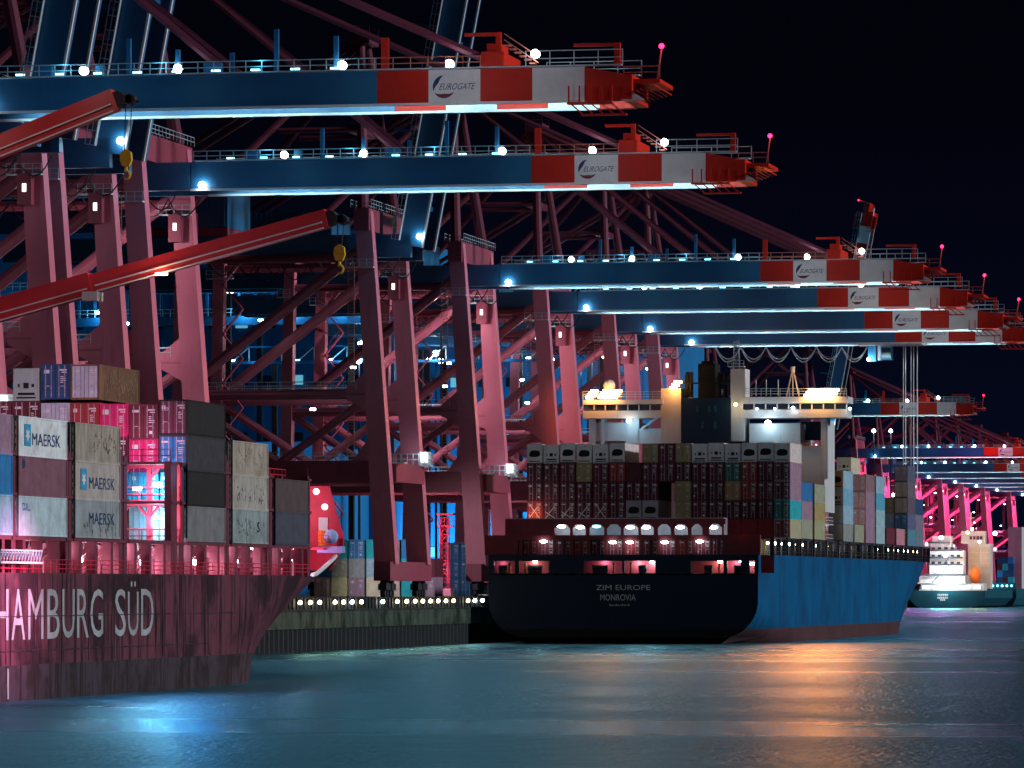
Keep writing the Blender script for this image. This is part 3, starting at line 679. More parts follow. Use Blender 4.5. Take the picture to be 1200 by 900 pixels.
im.build('stern_numerals', M_mark, zim)['kind'] = 'stuff'
# stern lashing gallery: lower tier of posts before container ends, upper tier with rounded openings
Y1 = ZY + .6
ga = MB(); gz0, gz1, gz2, gz3 = 13.05, PY(700, 632.5, Y1).z, PY(700, 627, Y1).z, PY(700, 608, Y1 + 4).z
xl, xr, xm = tx(567), tx(890), tx(850)
ga.box(xl, xr, Y1, Y1 + 1.0, gz1, gz2); ga.box(xm, xr, Y1, Y1 + .6, gz0 - .05, gz1); ga.box(xl, tx(606), Y1, Y1 + .6, gz0 - .05, gz1)
posts = (609, 628.5, 648.5, 668.5, 688.5, 709, 729.5, 750, 771, 791.5, 812, 832.5, 848)
for px in posts: ga.box(tx(px) - .22, tx(px) + .22, Y1, Y1 + .5, gz0 - .05, gz1)
for a, b in zip(posts, posts[1:]): ga.box(tx(a) + .22, tx(b) - .22, Y1 + .1, Y1 + .2, gz0 + .95, gz0 + 1.06)
ga.build('lashing_gallery', M_zimdeck, zim)
Y2 = Y1 + 4; X = lambda px: PY(px, 617, Y2).x
gb = MB(); z0, z1, z2 = gz2 - .1, PY(700, 614.5, Y2).z, gz3
ops = [(650, 668), (671, 686.5), (690.5, 708), (711, 727.5), (731, 748), (751, 766), (770.5, 786), (790.5, 806), (810, 823), (831, 846)]
gb.box(X(592), X(650), Y2, Y2 + .5, z0, z2); gb.box(X(650), X(850), Y2, Y2 + .5, z1, z2); gb.box(X(846), X(848), Y2, Y2 + .5, z0, z1)
for (a, b), (c, d) in zip(ops, ops[1:]): gb.box(X(b), X(c), Y2, Y2 + .5, z0, z1)
for a, b in ops:                                   # rounded corners
    for e, sgn in ((X(a), 1), (X(b), -1)): gb.add([(e, Y2, z1), (e + sgn*.55, Y2, z1), (e, Y2, z1 - .55), (e, Y2 + .5, z1), (e + sgn*.55, Y2 + .5, z1), (e, Y2 + .5, z1 - .55)], [(0, 1, 2), (3, 5, 4), (1, 4, 5, 2)])
gb.build('upper_gallery', M_zimdeck, zim)
MB().box(X(592), X(848), Y2 + 3.2, Y2 + 3.4, z0, z2).box(X(592), X(848), Y2, Y2 + 3.4, z2, z2 + .12).box(X(592), X(848), Y1 + 1, Y2 + 3.4, z0 - .12, z0 - .02).build('gallery_casing', M_cas, zim)
for px, py, c, g in ((658, 617, CW, G_white), (680, 618, CW, G_white), (699, 617, CC, G_cyan), (738.5, 618, CC, G_white), (757, 618, CW, G_white), (797, 618, CC, G_white), (836, 618, CW, G_white), (720, 620, CC, None), (778, 620, CC, None)):
    p = PY(px, py, Y2 + .8)
    if g: MB().prism([(.62*math.cos(k*.628), .22*math.sin(k*.628)) for k in range(10)], lambda q: (p.x + q[0], p.y - .1, p.z + q[1]), lambda q: (p.x + q[0], p.y + .1, p.z + q[1])).build('gallery_lamp', g, zim)
    lamp('POINT', 'gallery_light', (p.x, p.y + .5, p.z - .25), 10 if g else 9, c, zim, .2)
for px, py, c in ((637, 634.5, CW), (718, 635.5, CWW), (738, 635.5, CC), (779, 635.5, CWW), (820, 634.5, CW)):
    p = PY(px, py, Y1 - .15); MB().prism([(.55*math.cos(k*.628), .2*math.sin(k*.628)) for k in range(10)], lambda q: (p.x + q[0], p.y - .1, p.z + q[1]), lambda q: (p.x + q[0], p.y + .1, p.z + q[1])).build('gallery_lamp', G_white, zim)
    lamp('POINT', 'gallery_light', (p.x, p.y - .4, p.z - .5), 16, c, zim, .2)
lamp('POINT', 'gallery_light', (PY(870, 627, Y1).x, Y1 - .4, PY(870, 625, Y1).z + .4), 14, (1, .03, .02), zim, .1)
orders2 = ['', 'first', 'second', 'third', 'fourth', 'fifth', 'sixth', 'seventh', 'eighth', 'ninth', 'tenth', 'eleventh', 'twelfth']
GA = 'container ends behind the stern gallery'
for i in range(12):
    a, b = posts[i], posts[i+1]
    container((tx(a) + tx(b)) / 2, Y1 + 1.2, 12.95, MAR2 if i % 3 else DRED, 'maroon container end behind the stern gallery posts, %s from port' % orders2[i + 1], GA, scale=(.98, .28, .82))
# mooring lines from the stern to the quay
for a, b in (((729, 671.5), (560, 697)), ((716, 672), (566, 715)), ((905, 662), (575, 712))):
    pa = PY(a[0], a[1], ZY - .1) if a[0] < 890 else PX(a[0], a[1], ZX + .1); pb = PX(b[0], b[1], QX - 1)
    if a[0] > 890: pa = PY(815, 672, ZY - .1)
    pts = [pa.lerp(pb, t / 12) - Vector((0, 0, 2.0 * math.sin(math.pi * t / 12) * .5)) for t in range(13)]
    MB().path(pts, .06, 5).build('mooring_line', M_bar, zim)
# deckhouse
YH = 786.0
def hp(px, py, dy=0): return PY(px, py, YH + dy)
dh = MB()
def hb(mb, x0, x1, y0, y1, dy=0, dep=10): a, b = hp(x0, y1, dy), hp(x1, y0, dy); mb.box(a.x, b.x, YH + dy, YH + dy + dep, a.z, b.z); return mb
hb(dh, 774.5, 798, 455, 605, 0, 12); dh.build('deckhouse_tower', M_cream, zim)
for x0, x1, y0, y1, dy, dep in ((878, 937.8, 496, 600, .5, 14), (938, 961.8, 522, 600, .5, 14), (962, 966.2, 492, 600, .5, 12), (856, 873, 432, 517, .2, 5), (690, 748, 495, 517, 1, 10)):
    hb(MB(), x0, x1, y0, y1, dy, dep).build('deckhouse_wall', M_white, zim)
for side, x0, x1, wy0, wy1 in (('port', 683, 775, 474, 481), ('starboard', 870, 992, 473, 479.5)):
    bwg = MB(); ry = 468 if side == 'port' else 464.5; by = 490.5 if side == 'port' else 490
    hb(bwg, x0, x1 + 2, ry, wy0, -.5, 6); hb(bwg, x0, x1, wy1, by, -.4, 6); hb(bwg, x0 + 5, x1 - 5, wy0, wy1, 3, 2)
    n = 7 if side == 'port' else 9
    for i in range(n + 1):
        xx = x0 + (x1 - x0) * i / n; hb(bwg, xx - .6, xx + .6, wy0, wy1, -.35, .4)
    wing = bwg.build('bridge_wing', M_cream if side == 'port' else M_white, zim)
    for i in range(n):
        xa = x0 + (x1 - x0) * i / n + .8; xb = x0 + (x1 - x0) * (i + 1) / n - .8
        hb(MB(), xa, xb, wy0 + .2, wy1 - .2, -.1, .1).build('window', M_glass, wing)
    a, b = hp(x0, ry, -.3), hp(x1, ry, -.3); MB().rail((a.x, YH - .3, a.z), (b.x, YH - .3, b.z), 1.25, 1.5, .08, 3).build('railing', M_rail, wing)
for x0, x1, y0, y1 in ((690, 698, 490, 520), (704, 708, 490, 520), (733, 749, 490, 520), (748, 775, 502, 520), (966.4, 970, 490, 560)): hb(MB(), x0, x1, y0, y1, .6, 3).build('wing_support', M_white, zim)
a, b = hp(752, 502), hp(772, 488); MB().beam((a.x, YH + .4, a.z), (b.x, YH + .4, b.z), .4, .4).build('wing_strut', M_white, zim)
hb(MB(), 938.5, 963, 494, 516, 6, .3).build('recess', M_zimnavy, zim)
for y in (519, 522): hb(MB(), 938.5, 962, y, y + 1, .2, .15).build('handrail', M_orange, zim)
fn = MB(); hb(fn, 798, 856, 466, 605, -.5, 11); fnl = fn.build('funnel_casing', M_zimnavy, zim)
for px, py in ((817, 479), (831, 479), (838, 479), (823, 498), (838, 498)): hb(MB(), px - 1.1, px + 1.1, py - 4, py + 4, -.6, .12).build('vent_slot', M_tealhull, fnl)
ft = MB(); hb(ft, 818, 838, 426, 466, 2, 5); hb(ft, 822, 836, 423, 427, 2.5, 4)
for px in (806, 810, 843, 850): a, b = hp(px, 466, 2), hp(px, 436, 2); ft.tube(a, b, .35, 8)
for px in (803, 853): a, b = hp(px, 466, 0), hp(px, 440, 0); ft.tube(a, b, .1, 5)
a, b = hp(800, 449), hp(856, 449); ft.beam((a.x, YH, a.z), (b.x, YH, b.z), .25, .25)
ft.build('funnel_stack', M_black, zim)
ms = MB()
for dx in (-.5, .5):
    for dy in (0, 1): ms.tube(hp(863, 434, dy) + Vector((dx, 0, 0)), hp(863, 400, dy) + Vector((dx*.7, 0, 0)), .09, 5)
for k in range(8): p = hp(863, 402 + k * 4); ms.box(p.x - .55, p.x + .55, YH - .05, YH + .05, p.z, p.z + .08); ms.beam((p.x - .5, YH, p.z), (p.x + .5, YH, p.z + .55), .06, .06)
p = hp(863, 430); ms.box(p.x - 1.3, p.x + 1.3, YH - .6, YH + 1.2, p.z, p.z + .12); ms.rail((p.x - 1.3, YH - .6, p.z), (p.x + 1.3, YH - .6, p.z), 1, .6, .06)
ms.build('signal_mast', M_rail, zim)
am = MB(); a = hp(928, 464); top = hp(928, 436)
for dx in (-1.0, 0, 1.0): am.tube((a.x + dx, YH + 1, a.z), (top.x + dx*.15, YH + 1, top.z), .11, 5)
am.tube((top.x, YH + 1, top.z), (top.x, YH + 1, top.z + .9), .32, 8)
for px in (886, 898, 912): q = hp(px, 464); am.tube(q, q + Vector((0, 0, 2.6)), .07, 4)
am.build('radar_mast', M_white, zim)
p = hp(714, 452, 3); MB().ball((p.x, p.y, p.z), 1.0, 12, 8).build('radome', M_white, zim)
for px, py, g, pw, c, w in ((712, 464.5, G_orange, 200, CO, 1.9), (691, 465, G_orange, 100, CO, .8), (789, 454, G_orange, 260, CO, .9), (960, 463.5, G_orange, 330, CO, 3.0), (737, 493, G_white, 240, CC, .35), (900, 496, G_white, 260, CC, .5), (862, 474, G_warm, 120, (1, .8, .5), .25), (996, 479, G_white, 40, CW, .2), (929, 478, G_white, 30, CW, .22), (887, 479, G_white, 16, CW, .15), (908, 479, G_white, 16, CW, .15)):
    p = hp(px, py, -1.2)
    if g != G_orange: MB().prism([(w*math.cos(k*.524), min(w, .55)*math.sin(k*.524)) for k in range(12)], lambda q: (p.x + q[0], p.y - .15, p.z + q[1]), lambda q: (p.x + q[0], p.y + .15, p.z + q[1])).build('deckhouse_lamp', g, zim)
    if g == G_orange:
        nb = max(1, round(w * 2.6))
        for row in range(3):
            for k in range(nb): MB().box(-.28, .28, -.2, .2, -.22, .22).build('deckhouse_lamp', G_orange, zim, (p.x + (k - (nb - 1)/2) * .62 + row * .3, p.y + row * .5, p.z + row * .5 - .1))
    lamp('POINT', 'deckhouse_light', (p.x, p.y - 1.0, p.z + (.2 if g == G_orange else -.6)), pw, c, zim, .4)
p = hp(690, 463, 2); lamp('SPOT', 'wing_extra_spot', (p.x - 1.5, p.y, p.z), 26000, (1, .34, .06), zim, .3, aim=(-.02, 1, -.06), spot_size=R(46), spot_blend=.8)
for px, pw in ((700, 2500), (720, 2000), (789, 2000), (935, 8000), (955, 11000), (975, 8000), (925, 3500), (990, 2500)): p = hp(px, 464, -1.8); lamp('SPOT', 'wing_extra_spot', tuple(p), pw * 3.4, (1, .115, .018), zim, 2.5, aim=(.15, -1, -.12), spot_size=R(70), spot_blend=.7)  # added spots without fittings, for the orange reflection on the water
# deck-edge posts and lamps below the deck containers on the starboard side
dp = MB()
y = 728
while y < 925:
    for k in (0, 6.2, 12.1): dp.box(ZX - .7, ZX - .1, y + k, y + k + .55, 13.05, 15.5)
    dp.box(ZX - 2.4, ZX - .1, y, y + 12.3, 15.5, 15.8); dp.box(ZX - 3.4, ZX - 3.1, y, y + 14, 13.05, 15.4); y += 14.3
dp.rail((ZX - .2, 728, 13.1), (ZX - .2, 925, 13.1), 1.1, 1.8, .09, 2)
dp.build('deck_posts', M_steel, zim)
for k in range(26):
    yy = 729 + k * 7.5
    MB().ball((ZX - 1.2, yy, 14.9), .22, 6, 5).build('deck_lamp', G_white if k % 4 else G_warm, zim)
    if k % 2 == 0: lamp('POINT', 'deck_edge_light', (ZX - 1.4, yy, 14.3), 60, (1, .95, .85), zim, .2)
yl = MB(); 
for k in range(3): yl.beam((ZX - .9, 716 + k*3.6, 13.1), (ZX - .9, 716.8 + k*3.6, 15.4), .2, .2)
yl.build('crutch', M_yellow, zim)
# ---- stern container block: 16 columns, four full tiers
YB = 743.5; ZB0 = PX(931, 631, ZX).z; GZ = 'stern container block of the blue ship'
cols_t = {4: ['RF', 'RG', 'RF', 'RF', 'RG', 'RF', None, OLV, MAR2, OLV, 'RG', 'RG', 'RG', 'RF', 'RF', 'RF'],
          3: [MAR, MAR, MAR2, OLV, MAR2, DRED, 'PL', MAR2, MAR2, MAR, MAR, MAR2, GRN, DRED, MAR, MAR],
          2: [MAR, MAR2, MAR, MAR, MAR2, MAR, MAR, MAR, None, OLV, MAR, MAR, (.44, .27, .10), DRED, MAR2, MAR],
          1: [DRED, MAR2, MAR, MAR, MAR2, MAR, 'RGY', 'RGY', None, OLV, MAR2, MAR, MAR, MAR, MAR, GRN]}
orders = ['', 'first', 'second', 'third', 'fourth', 'fifth', 'sixth', 'seventh', 'eighth', 'ninth', 'tenth', 'eleventh', 'twelfth', 'thirteenth', 'fourteenth', 'fifteenth', 'sixteenth']
tiern = {4: 'top tier', 3: 'second tier', 2: 'third tier', 1: 'fourth tier'}
GR2 = (.40, .43, .47)
def zcol(i): return PY(617 + 19.33 * (i + .5), 560, YB).x
for t, row in cols_t.items():
    for i, c in enumerate(row):
        if c is None: continue
        z = ZB0 + t * CH; x = zcol(i); where = '%s, %s column of stern block' % (tiern[t], orders[i+1])
        sc = (1, 1, 1); dz = (.12 if (i * 7 + t) % 3 == 0 else 0) if t == 4 else 0
        if c == 'RF': container(x, YB, z + dz, (.70, .62, .62), 'white cooling container with black fan cut-out, ' + where, GZ, 'reefer', endcol=WHT)
        elif c == 'RG': container(x, YB, z - .1 + dz, WHT, 'white cooling container with small square vent, ' + where, GZ, 'reefer2')
        elif c == 'RGY': container(x, YB, z, GR2, 'grey cooling container, ' + where, GZ, 'reefer')
        elif c == 'PL': container(x, YB, z, (.12, .03, .04), 'plain dark container without doors showing, ' + where, GZ, 'none')
        else:
            o = container(x, YB, z, PUR if (i == 15 and t in (2, 3)) else TEAL if (i == 15 and t == 1) else c, '%s container, ' % CNAME.get(c, 'brown') + where, GZ, endcol=c)
xs16 = zcol(15)
container(zcol(6), YB + 14, ZB0 + 4*CH, WHT, 'bright white container standing in the gap of the top tier', GZ, 'none'); container(zcol(8), YB + 14, ZB0 + 2*CH, PUR, 'plain mauve container seen through the gap in the ninth column', GZ, 'none'); container(zcol(8), YB + 14, ZB0 + CH, (.55, .72, .78), 'pale blue container seen low in the gap of the ninth column', GZ, 'none')
container(zcol(6), YB + 14, ZB0 + 3*CH, MAR, 'maroon container under the bright white one, one bay ahead', GZ, 'none'); container(zcol(8), YB + 14, ZB0 + 3*CH, MAR, 'maroon container one bay ahead behind the ninth column', GZ, 'none')
for i in (12, 13, 14, 15): container(zcol(i), YB, ZB0, DRED if i < 15 else (.45, .42, .28), '%s container at deck level below the %s column of the stern block' % ('dark red' if i < 15 else 'olive-sided', orders[i + 1]), GZ, 'none' if i < 15 else 'door', endcol=DRED)
lr = MB()
for i, m in enumerate('XVVVX'):
    x = zcol(i); z = ZB0 + CH
    lr.beam((x - 1.0, YB - .3, z), (x + .9, YB - .3, z + 2.5), .08, .09); lr.beam((x + 1.0, YB - .34, z), (x - .9, YB - .34, z + (2.5 if m == 'X' else 1.2)), .08, .09)
lr.build('lashing_rods', M_mark, zim)
lamp('POINT', 'gallery_light', (zcol(0), YB - 1.5, ZB0 + 1.3*CH), 130, (1, .3, .1), zim, .2)
# ---- starboard bays ahead of it
GS = 'starboard deck stacks of the blue ship'
def zY(px): return PX(px, 600, ZX).y
SB = {2: (939.5, [OLG, PUR, (.03, .18, .45)], 1), 3: (954.6, [(.40, .40, .24), OLV, OLG], 1), 4: (988.3, [(.30, .32, .30), LBL, (.20, .45, .62), LBL], 'orange'), 5: (1001.6, [OLG], 1),
      6: (1014.6, [PUR, PUR, PUR, (.28, .16, .18)], 'pink'), 7: (1026.6, [(.38, .55, .60), (.35, .55, .62), (.10, .42, .58), LBL], 1), 8: (1038.6, [(.16, .02, .04)], 1), 9: (1050.6, [(.62, .26, .32)], 1),
      10: (1063.6, [(.10, .28, .38), (.12, .14, .26), (.14, .10, .14), (.16, .13, .16), (.10, .12, .20)], 'cream'), 11: (1073.0, [(.18, .24, .32), (.24, .20, .28), NAVY], 1)}
bn = {2: 'first bay ahead of the stern block', 3: 'bay just aft of the white deckhouse', 4: 'bay just ahead of the deckhouse', 5: 'low bay ahead of the orange-ended stack', 6: 'stack with pink-lit door ends', 7: 'light blue stack amidships', 8: 'lone bay after the light blue stack', 9: 'lone bay before the five-high stack', 10: 'five-high stack near the bow', 11: 'last stack before the bow'}
ENDS = {'orange': [CRM, CRM, (.7, .42, .3), (.75, .32, .08)], 'pink': [(.72, .30, .30)]*4, 'cream': [OLV, (.04, .25, .55), CRM, CRM, (.42, .33, .42)]}  # the pink light on the door ends is put into their colour
for b, (px, cl, e) in SB.items():
    y = zY(px)
    for t, c in enumerate(cl):
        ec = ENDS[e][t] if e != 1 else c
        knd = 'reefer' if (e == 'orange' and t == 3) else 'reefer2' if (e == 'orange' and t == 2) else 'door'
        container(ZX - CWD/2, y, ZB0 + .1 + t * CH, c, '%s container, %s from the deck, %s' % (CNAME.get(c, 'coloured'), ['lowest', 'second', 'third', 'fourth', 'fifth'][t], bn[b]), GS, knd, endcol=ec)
# inboard pieces that show above or between
extra = [(6, 2, 5, CRM, 'cream cooling container with blue side, highest on the deck amidships', 'reefer2', None), (6, 4, 5, WHT, 'white container beside the cream cooling one, set inboard', 'none', None),
         (4, 2, 4, (.7, .45, .3), 'orange-lit container inboard of the orange-ended stack', 'door', None), (9, 2, 1, MAR, 'dark maroon container inboard of the lone pink one', 'door', None),
         (10, 2, 3, OLV, 'yellow container inboard of the five-high stack', 'door', None), (10, 2, 2, LBL, 'pale container under the yellow inboard one', 'door', None), (11, 2, 3, (.6, .55, .25), 'yellow container inboard behind the last stack', 'door', None),
         (3, 2, 3, OLV, 'yellow-olive container inboard of the bay aft of the deckhouse', 'door', None), (2, 2, 3, MAR, 'maroon container inboard in the first bay ahead of the stern', 'door', None), (6, 2, 4, (.5, .2, .2), 'reddish container carrying the cream cooling one', 'door', None), (6, 4, 4, (.5, .2, .2), 'reddish container carrying the white inboard one', 'door', None)]
for b, r, t, c, lab, kd, ec in extra:
    container(ZX - CWD/2 - 2.5 * (r - 1), zY(SB[b][0]), ZB0 + .1 + (t - 1) * CH, c, lab, GS, kd)
for px, py, pw, c in ((985, 597, 500, (.8, 1, 1)), (1008, 570, 200, (1, .75, .7)), (975, 560, 200, (1, .6, .3)), (1047, 580, 200, (1, .9, .75)), (978, 612, 400, (.8, 1, 1))):
    p = PX(px, py, ZX - 3.4); MB().ball(tuple(p), .3, 8, 6).build('deck_floodlight', G_white, zim); lamp('POINT', 'deck_floodlight_light', (p.x, p.y - 3, p.z), pw, c, zim, .3)
sd = MB().box(ZX - 5.2, ZX - 4.6, YH + 1, YH + 15, 13.1, 27); sd.build('deckhouse_side', M_white, zim)
sd = MB()
for k in range(4): sd.box(ZX - 4.5, ZX - 1.2, YH + 1, YH + 15, 15.6 + k*2.8, 15.75 + k*2.8); sd.rail((ZX - 1.3, YH + 1, 15.75 + k*2.8), (ZX - 1.3, YH + 15, 15.75 + k*2.8), 1.1, 1.5, .08, 2)
sd.build('side_balcony', M_white, zim)

# ================================================================== SHIP-TO-SHORE CRANES
CX = -157.0
def crane_proto(raised):
    root = empty('gantry_crane', (CX, 0, QZ), '', 'crane', 'ship-to-shore gantry cranes on the quay')
    HX0 = 2.5
    ca, sa = math.cos(R(79.5)), math.sin(R(79.5))
    def bt(x, y, z):                               # boom point, swung up about the hinge when raised
        if not raised: return Vector((x, y, z))
        dx, dz = x - HX0, z - 50.0
        return Vector((HX0 + dx*ca - dz*sa, y, 50.0 + dx*sa + dz*ca))
    def bbox(mb, x0, x1, y0, y1, z0, z1, z1b=None):
        z1b = z1 if z1b is None else z1b
        return mb.add([bt(*v) for v in ((x0, y0, z0), (x1, y0, z0), (x1, y1, z0), (x0, y1, z0), (x0, y0, z1), (x1, y0, z1b), (x1, y1, z1b), (x0, y1, z1))],
                      [(3, 2, 1, 0), (4, 5, 6, 7), (0, 1, 5, 4), (1, 2, 6, 5), (2, 3, 7, 6), (3, 0, 4, 7)])
    for sy in (-1, 1):
        y = sy * 10.5
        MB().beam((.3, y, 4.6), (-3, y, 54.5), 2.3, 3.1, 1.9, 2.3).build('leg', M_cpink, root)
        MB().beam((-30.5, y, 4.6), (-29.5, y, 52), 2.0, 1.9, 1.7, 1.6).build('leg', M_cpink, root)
        MB().box(-29.6, -1.9, y - .85, y + .85, 16.1, 19.3).build('portal_beam', M_cred, root)
        for (x, d) in ((-1.9, -1), (-29.5, 1)): MB().add([(x, y - .6, 19.3), (x + d*2.6, y - .6, 19.3), (x - .15, y - .6, 22.6), (x, y + .6, 19.3), (x + d*2.6, y + .6, 19.3), (x - .15, y + .6, 22.6)], [(0, 1, 2), (3, 5, 4), (1, 4, 5, 2), (0, 2, 5, 3), (0, 3, 4, 1)]).build('gusset', M_cpink, root)
        for (x, d) in ((-3.0, -1),): MB().add([(x + .8, y - .7, 26.2), (x + d*2.4, y - .7, 28), (x + d*2.4, y - .7, 29.6), (x + .6, y - .7, 32), (x + .8, y + .7, 26.2), (x + d*2.4, y + .7, 28), (x + d*2.4, y + .7, 29.6), (x + .6, y + .7, 32)], [(0, 1, 2, 3), (7, 6, 5, 4), (0, 4, 5, 1), (1, 5, 6, 2), (2, 6, 7, 3)]).build('gusset', M_cpink, root)
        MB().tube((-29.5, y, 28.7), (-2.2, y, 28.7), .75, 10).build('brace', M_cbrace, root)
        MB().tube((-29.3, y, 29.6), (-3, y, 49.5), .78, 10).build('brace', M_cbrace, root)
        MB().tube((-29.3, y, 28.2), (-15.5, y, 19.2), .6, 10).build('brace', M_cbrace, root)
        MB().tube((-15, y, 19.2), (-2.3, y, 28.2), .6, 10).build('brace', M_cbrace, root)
        MB().tube((-29.4, y, 48), (-3.4, y, 48), .6, 8).build('brace', M_cred, root)
    for x in (.3, -30.5):
        s = MB().box(x - 1.2, x + 1.2, -13.5, 13.5, 2.3, 5.0); s.build('sill_beam', M_cred, root)
        for k in (-12, -8.6, 8.6, 12):
            b = MB().box(x - .6, x + .6, k - 1.4, k + 1.4, 1.0, 1.9); b.add([(x-.5, k-.9, 1.9), (x+.5, k-.9, 1.9), (x+.5, k+.9, 1.9), (x-.5, k+.9, 1.9), (x-.5, k-.3, 2.35), (x+.5, k-.3, 2.35), (x+.5, k+.3, 2.35), (x-.5, k+.3, 2.35)], [(0, 1, 5, 4), (1, 2, 6, 5), (2, 3, 7, 6), (3, 0, 4, 7)])
            bo = b.build('bogie', M_steel, root)
            for w in (-.8, .8): MB().tube((x - .35, k + w, .5), (x + .35, k + w, .5), .5, 12).build('wheel', M_steel, bo)
        MB().box(x - 1.1, x + 1.1, -9.2, 9.2, 16.3, 19.0).build('portal_beam', M_cred, root)
    for x in (-3, -29.4): MB().box(x - 1.1, x + 1.1, -12.2, 12.2, 51.75, 54.9).build('top_beam', M_cred, root)
    # A-frame and stays
    ap = (-5.5, 79.5)
    for sy in (-1, 1):
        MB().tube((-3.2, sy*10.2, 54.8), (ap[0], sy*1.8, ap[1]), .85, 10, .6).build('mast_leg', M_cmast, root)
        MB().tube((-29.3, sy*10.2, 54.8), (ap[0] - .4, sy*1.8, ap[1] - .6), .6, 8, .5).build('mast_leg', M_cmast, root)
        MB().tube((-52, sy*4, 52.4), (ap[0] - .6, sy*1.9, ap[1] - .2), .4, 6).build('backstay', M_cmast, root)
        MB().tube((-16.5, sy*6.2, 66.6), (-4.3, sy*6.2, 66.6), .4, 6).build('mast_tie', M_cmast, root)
        if not raised:
            for xa, r in ((54.5, .42), (27.5, .42)):
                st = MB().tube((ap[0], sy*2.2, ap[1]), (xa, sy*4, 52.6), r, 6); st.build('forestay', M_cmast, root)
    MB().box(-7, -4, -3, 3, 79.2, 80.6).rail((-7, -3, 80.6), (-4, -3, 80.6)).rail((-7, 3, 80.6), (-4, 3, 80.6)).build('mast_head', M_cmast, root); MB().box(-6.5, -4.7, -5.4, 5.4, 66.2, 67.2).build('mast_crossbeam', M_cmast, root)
    # main girders (fixed part) and machinery house
    for sy in (-1, 1):
        MB().box(-58, HX0 - .1, sy*4 - .6, sy*4 + .6, 48.4, 51.7).build('main_girder', M_cblue, root)
    tie = MB()
    for x in (-57, -45, -16, -9): tie.box(x, x + .8, -3.4, 3.4, 49.4, 50.9)
    tie.build('girder_tie', M_cblue, root)
    mh = MB().box(-44, -24, -6.5, 6.5, 52.9, 60.2); m = mh.build('machinery_house', M_cblue, root)
    rb = MB()
    for i in range(24): rb.box(-43.8 + i*.83, -43.5 + i*.83, -6.62, -6.5, 53.0, 60.0)
    rb.build('house_ribs', M_cblue, m)
    MB().box(-44, -24, -6.4, 6.4, 51.75, 52.85).build('house_frame', M_cred, root)
    # boom
    segs = [(HX0, 43.55, M_cblue, 'boom_girder'), (43.55, 48.7, M_bandred, 'boom_segment'), (48.7, 53.85, M_bandwhite, 'boom_segment'), (53.85, 59.0, M_bandred, 'boom_segment'), (59.0, 64.15, M_bandwhite, 'boom_segment'), (64.15, 67.7, M_bandred, 'boom_segment')]
    for sy in (-1, 1):
        for x0, x1, m, nm in segs:
            zt = 51.0 if x1 == 67.7 else 51.7
            sg = bbox(MB(), x0 + (.008 if x0 > 3 else 0), x1, sy*4 - .6, sy*4 + .6, 48.4, 51.7, zt).build(nm, m, root)
            if sy < 0 and x0 == 48.7:
                ux, uz = bt(1, 0, 0) - bt(0, 0, 0), bt(0, 0, 1) - bt(0, 0, 0)
                org = bt(49.75, -4.615, 49.75)
                text('logo_lettering', 'EUROGATE', org, ux * 3.45, uz * .62, M_logo, sg, .06)
                for a0, a1, mm, nm2 in ((95, 200, M_logo, 'logo_arc'), (212, 330, M_logored, 'logo_arc')):
                    ar = MB(); vs = []; n = 14
                    for i in range(n + 1):
                        t = i / n; a = R(a0 + (a1 - a0) * t); wd = .42 * (1 - abs(2*t - 1) ** 1.6) + .03 if nm2 else 0
                        for rr in (1.12, 1.12 - wd): vs.append(bt(50.25 + rr*math.cos(a), -4.612, 50.05 + rr*math.sin(a)))
                    ar.add(vs, [(2*i, 2*i+2, 2*i+3, 2*i+1) for i in range(n)]); ar.build(nm2, mm, sg)
        lip = MB()
        for x0, x1 in ((HX0, 64.1),): bbox(lip, x0, x1, sy*4 - .95, sy*4 - .6, 48.25, 48.5)
        lip.build('trolley_rail', M_bandwhite, root)  # pale paint stands for the light falling on this lower lip
    ct = MB()
    for x in (8, 20, 32, 44, 56, 66): bbox(ct, x, x + .7, -3.4, 3.4, 49.6, 51.2)
    ct.build('boom_tie', M_cblue, root)
    def brail(x0, x1, y, z, mat, nm, h=1.15, step=1.6):
        mb = MB(); n = max(1, round((x1 - x0) / step))
        for i in range(n + 1):
            x = x0 + (x1 - x0) * i / n; bbox(mb, x - .045, x + .045, y - .045, y + .045, z, z + h)
        for k in (.5, 1): bbox(mb, x0, x1, y - .045, y + .045, z + h*k - .09, z + h*k)
        return mb.build(nm, mat, root)
    for y in (-5.3, 5.3):
        brail(3, 43.5, y, 51.8, M_rail, 'boom_railing'); brail(43.6, 54, y, 51.8, M_railred, 'boom_railing'); brail(58.5, 68.0, y, 51.8, M_rail, 'boom_railing', 1.5, 2.2)
    wk = MB()
    for y0 in (-5.4, 4.5): bbox(wk, 3, 67.9, y0, y0 + .9, 51.72, 51.84)
    wk.build('boom_walkway', M_rail, root)
    for x, h in ((18.5, 3.6), (23.5, 2.4), (33.5, 4.2), (39.5, 3.4), (29, 2.0)): bbox(MB(), x - .22, x + .22, -4.9, -4.5, 51.8, 51.8 + h).build('boom_post', M_cblue, root)
    for x, w in ((9, 1.5), (26, 1.8), (15, .9)): bbox(MB(), x, x + w, -4.4, -3.6, 51.85, 52.9).build('junction_box', M_cblue, root)
    # hoist frame with its gallows arm, stairs, end frame, tip platform and basket
    hf = MB(); bbox(hf, 53.9, 56.0, -4.5, 4.5, 51.85, 53.4); bbox(hf, 55.3, 55.8, -4.2, -3.7, 53.4, 55.3); bbox(hf, 52.2, 55.3, -4.1, -3.75, 54.95, 55.28); bbox(hf, 54.2, 55.6, -3.2, .5, 53.4, 54.3)
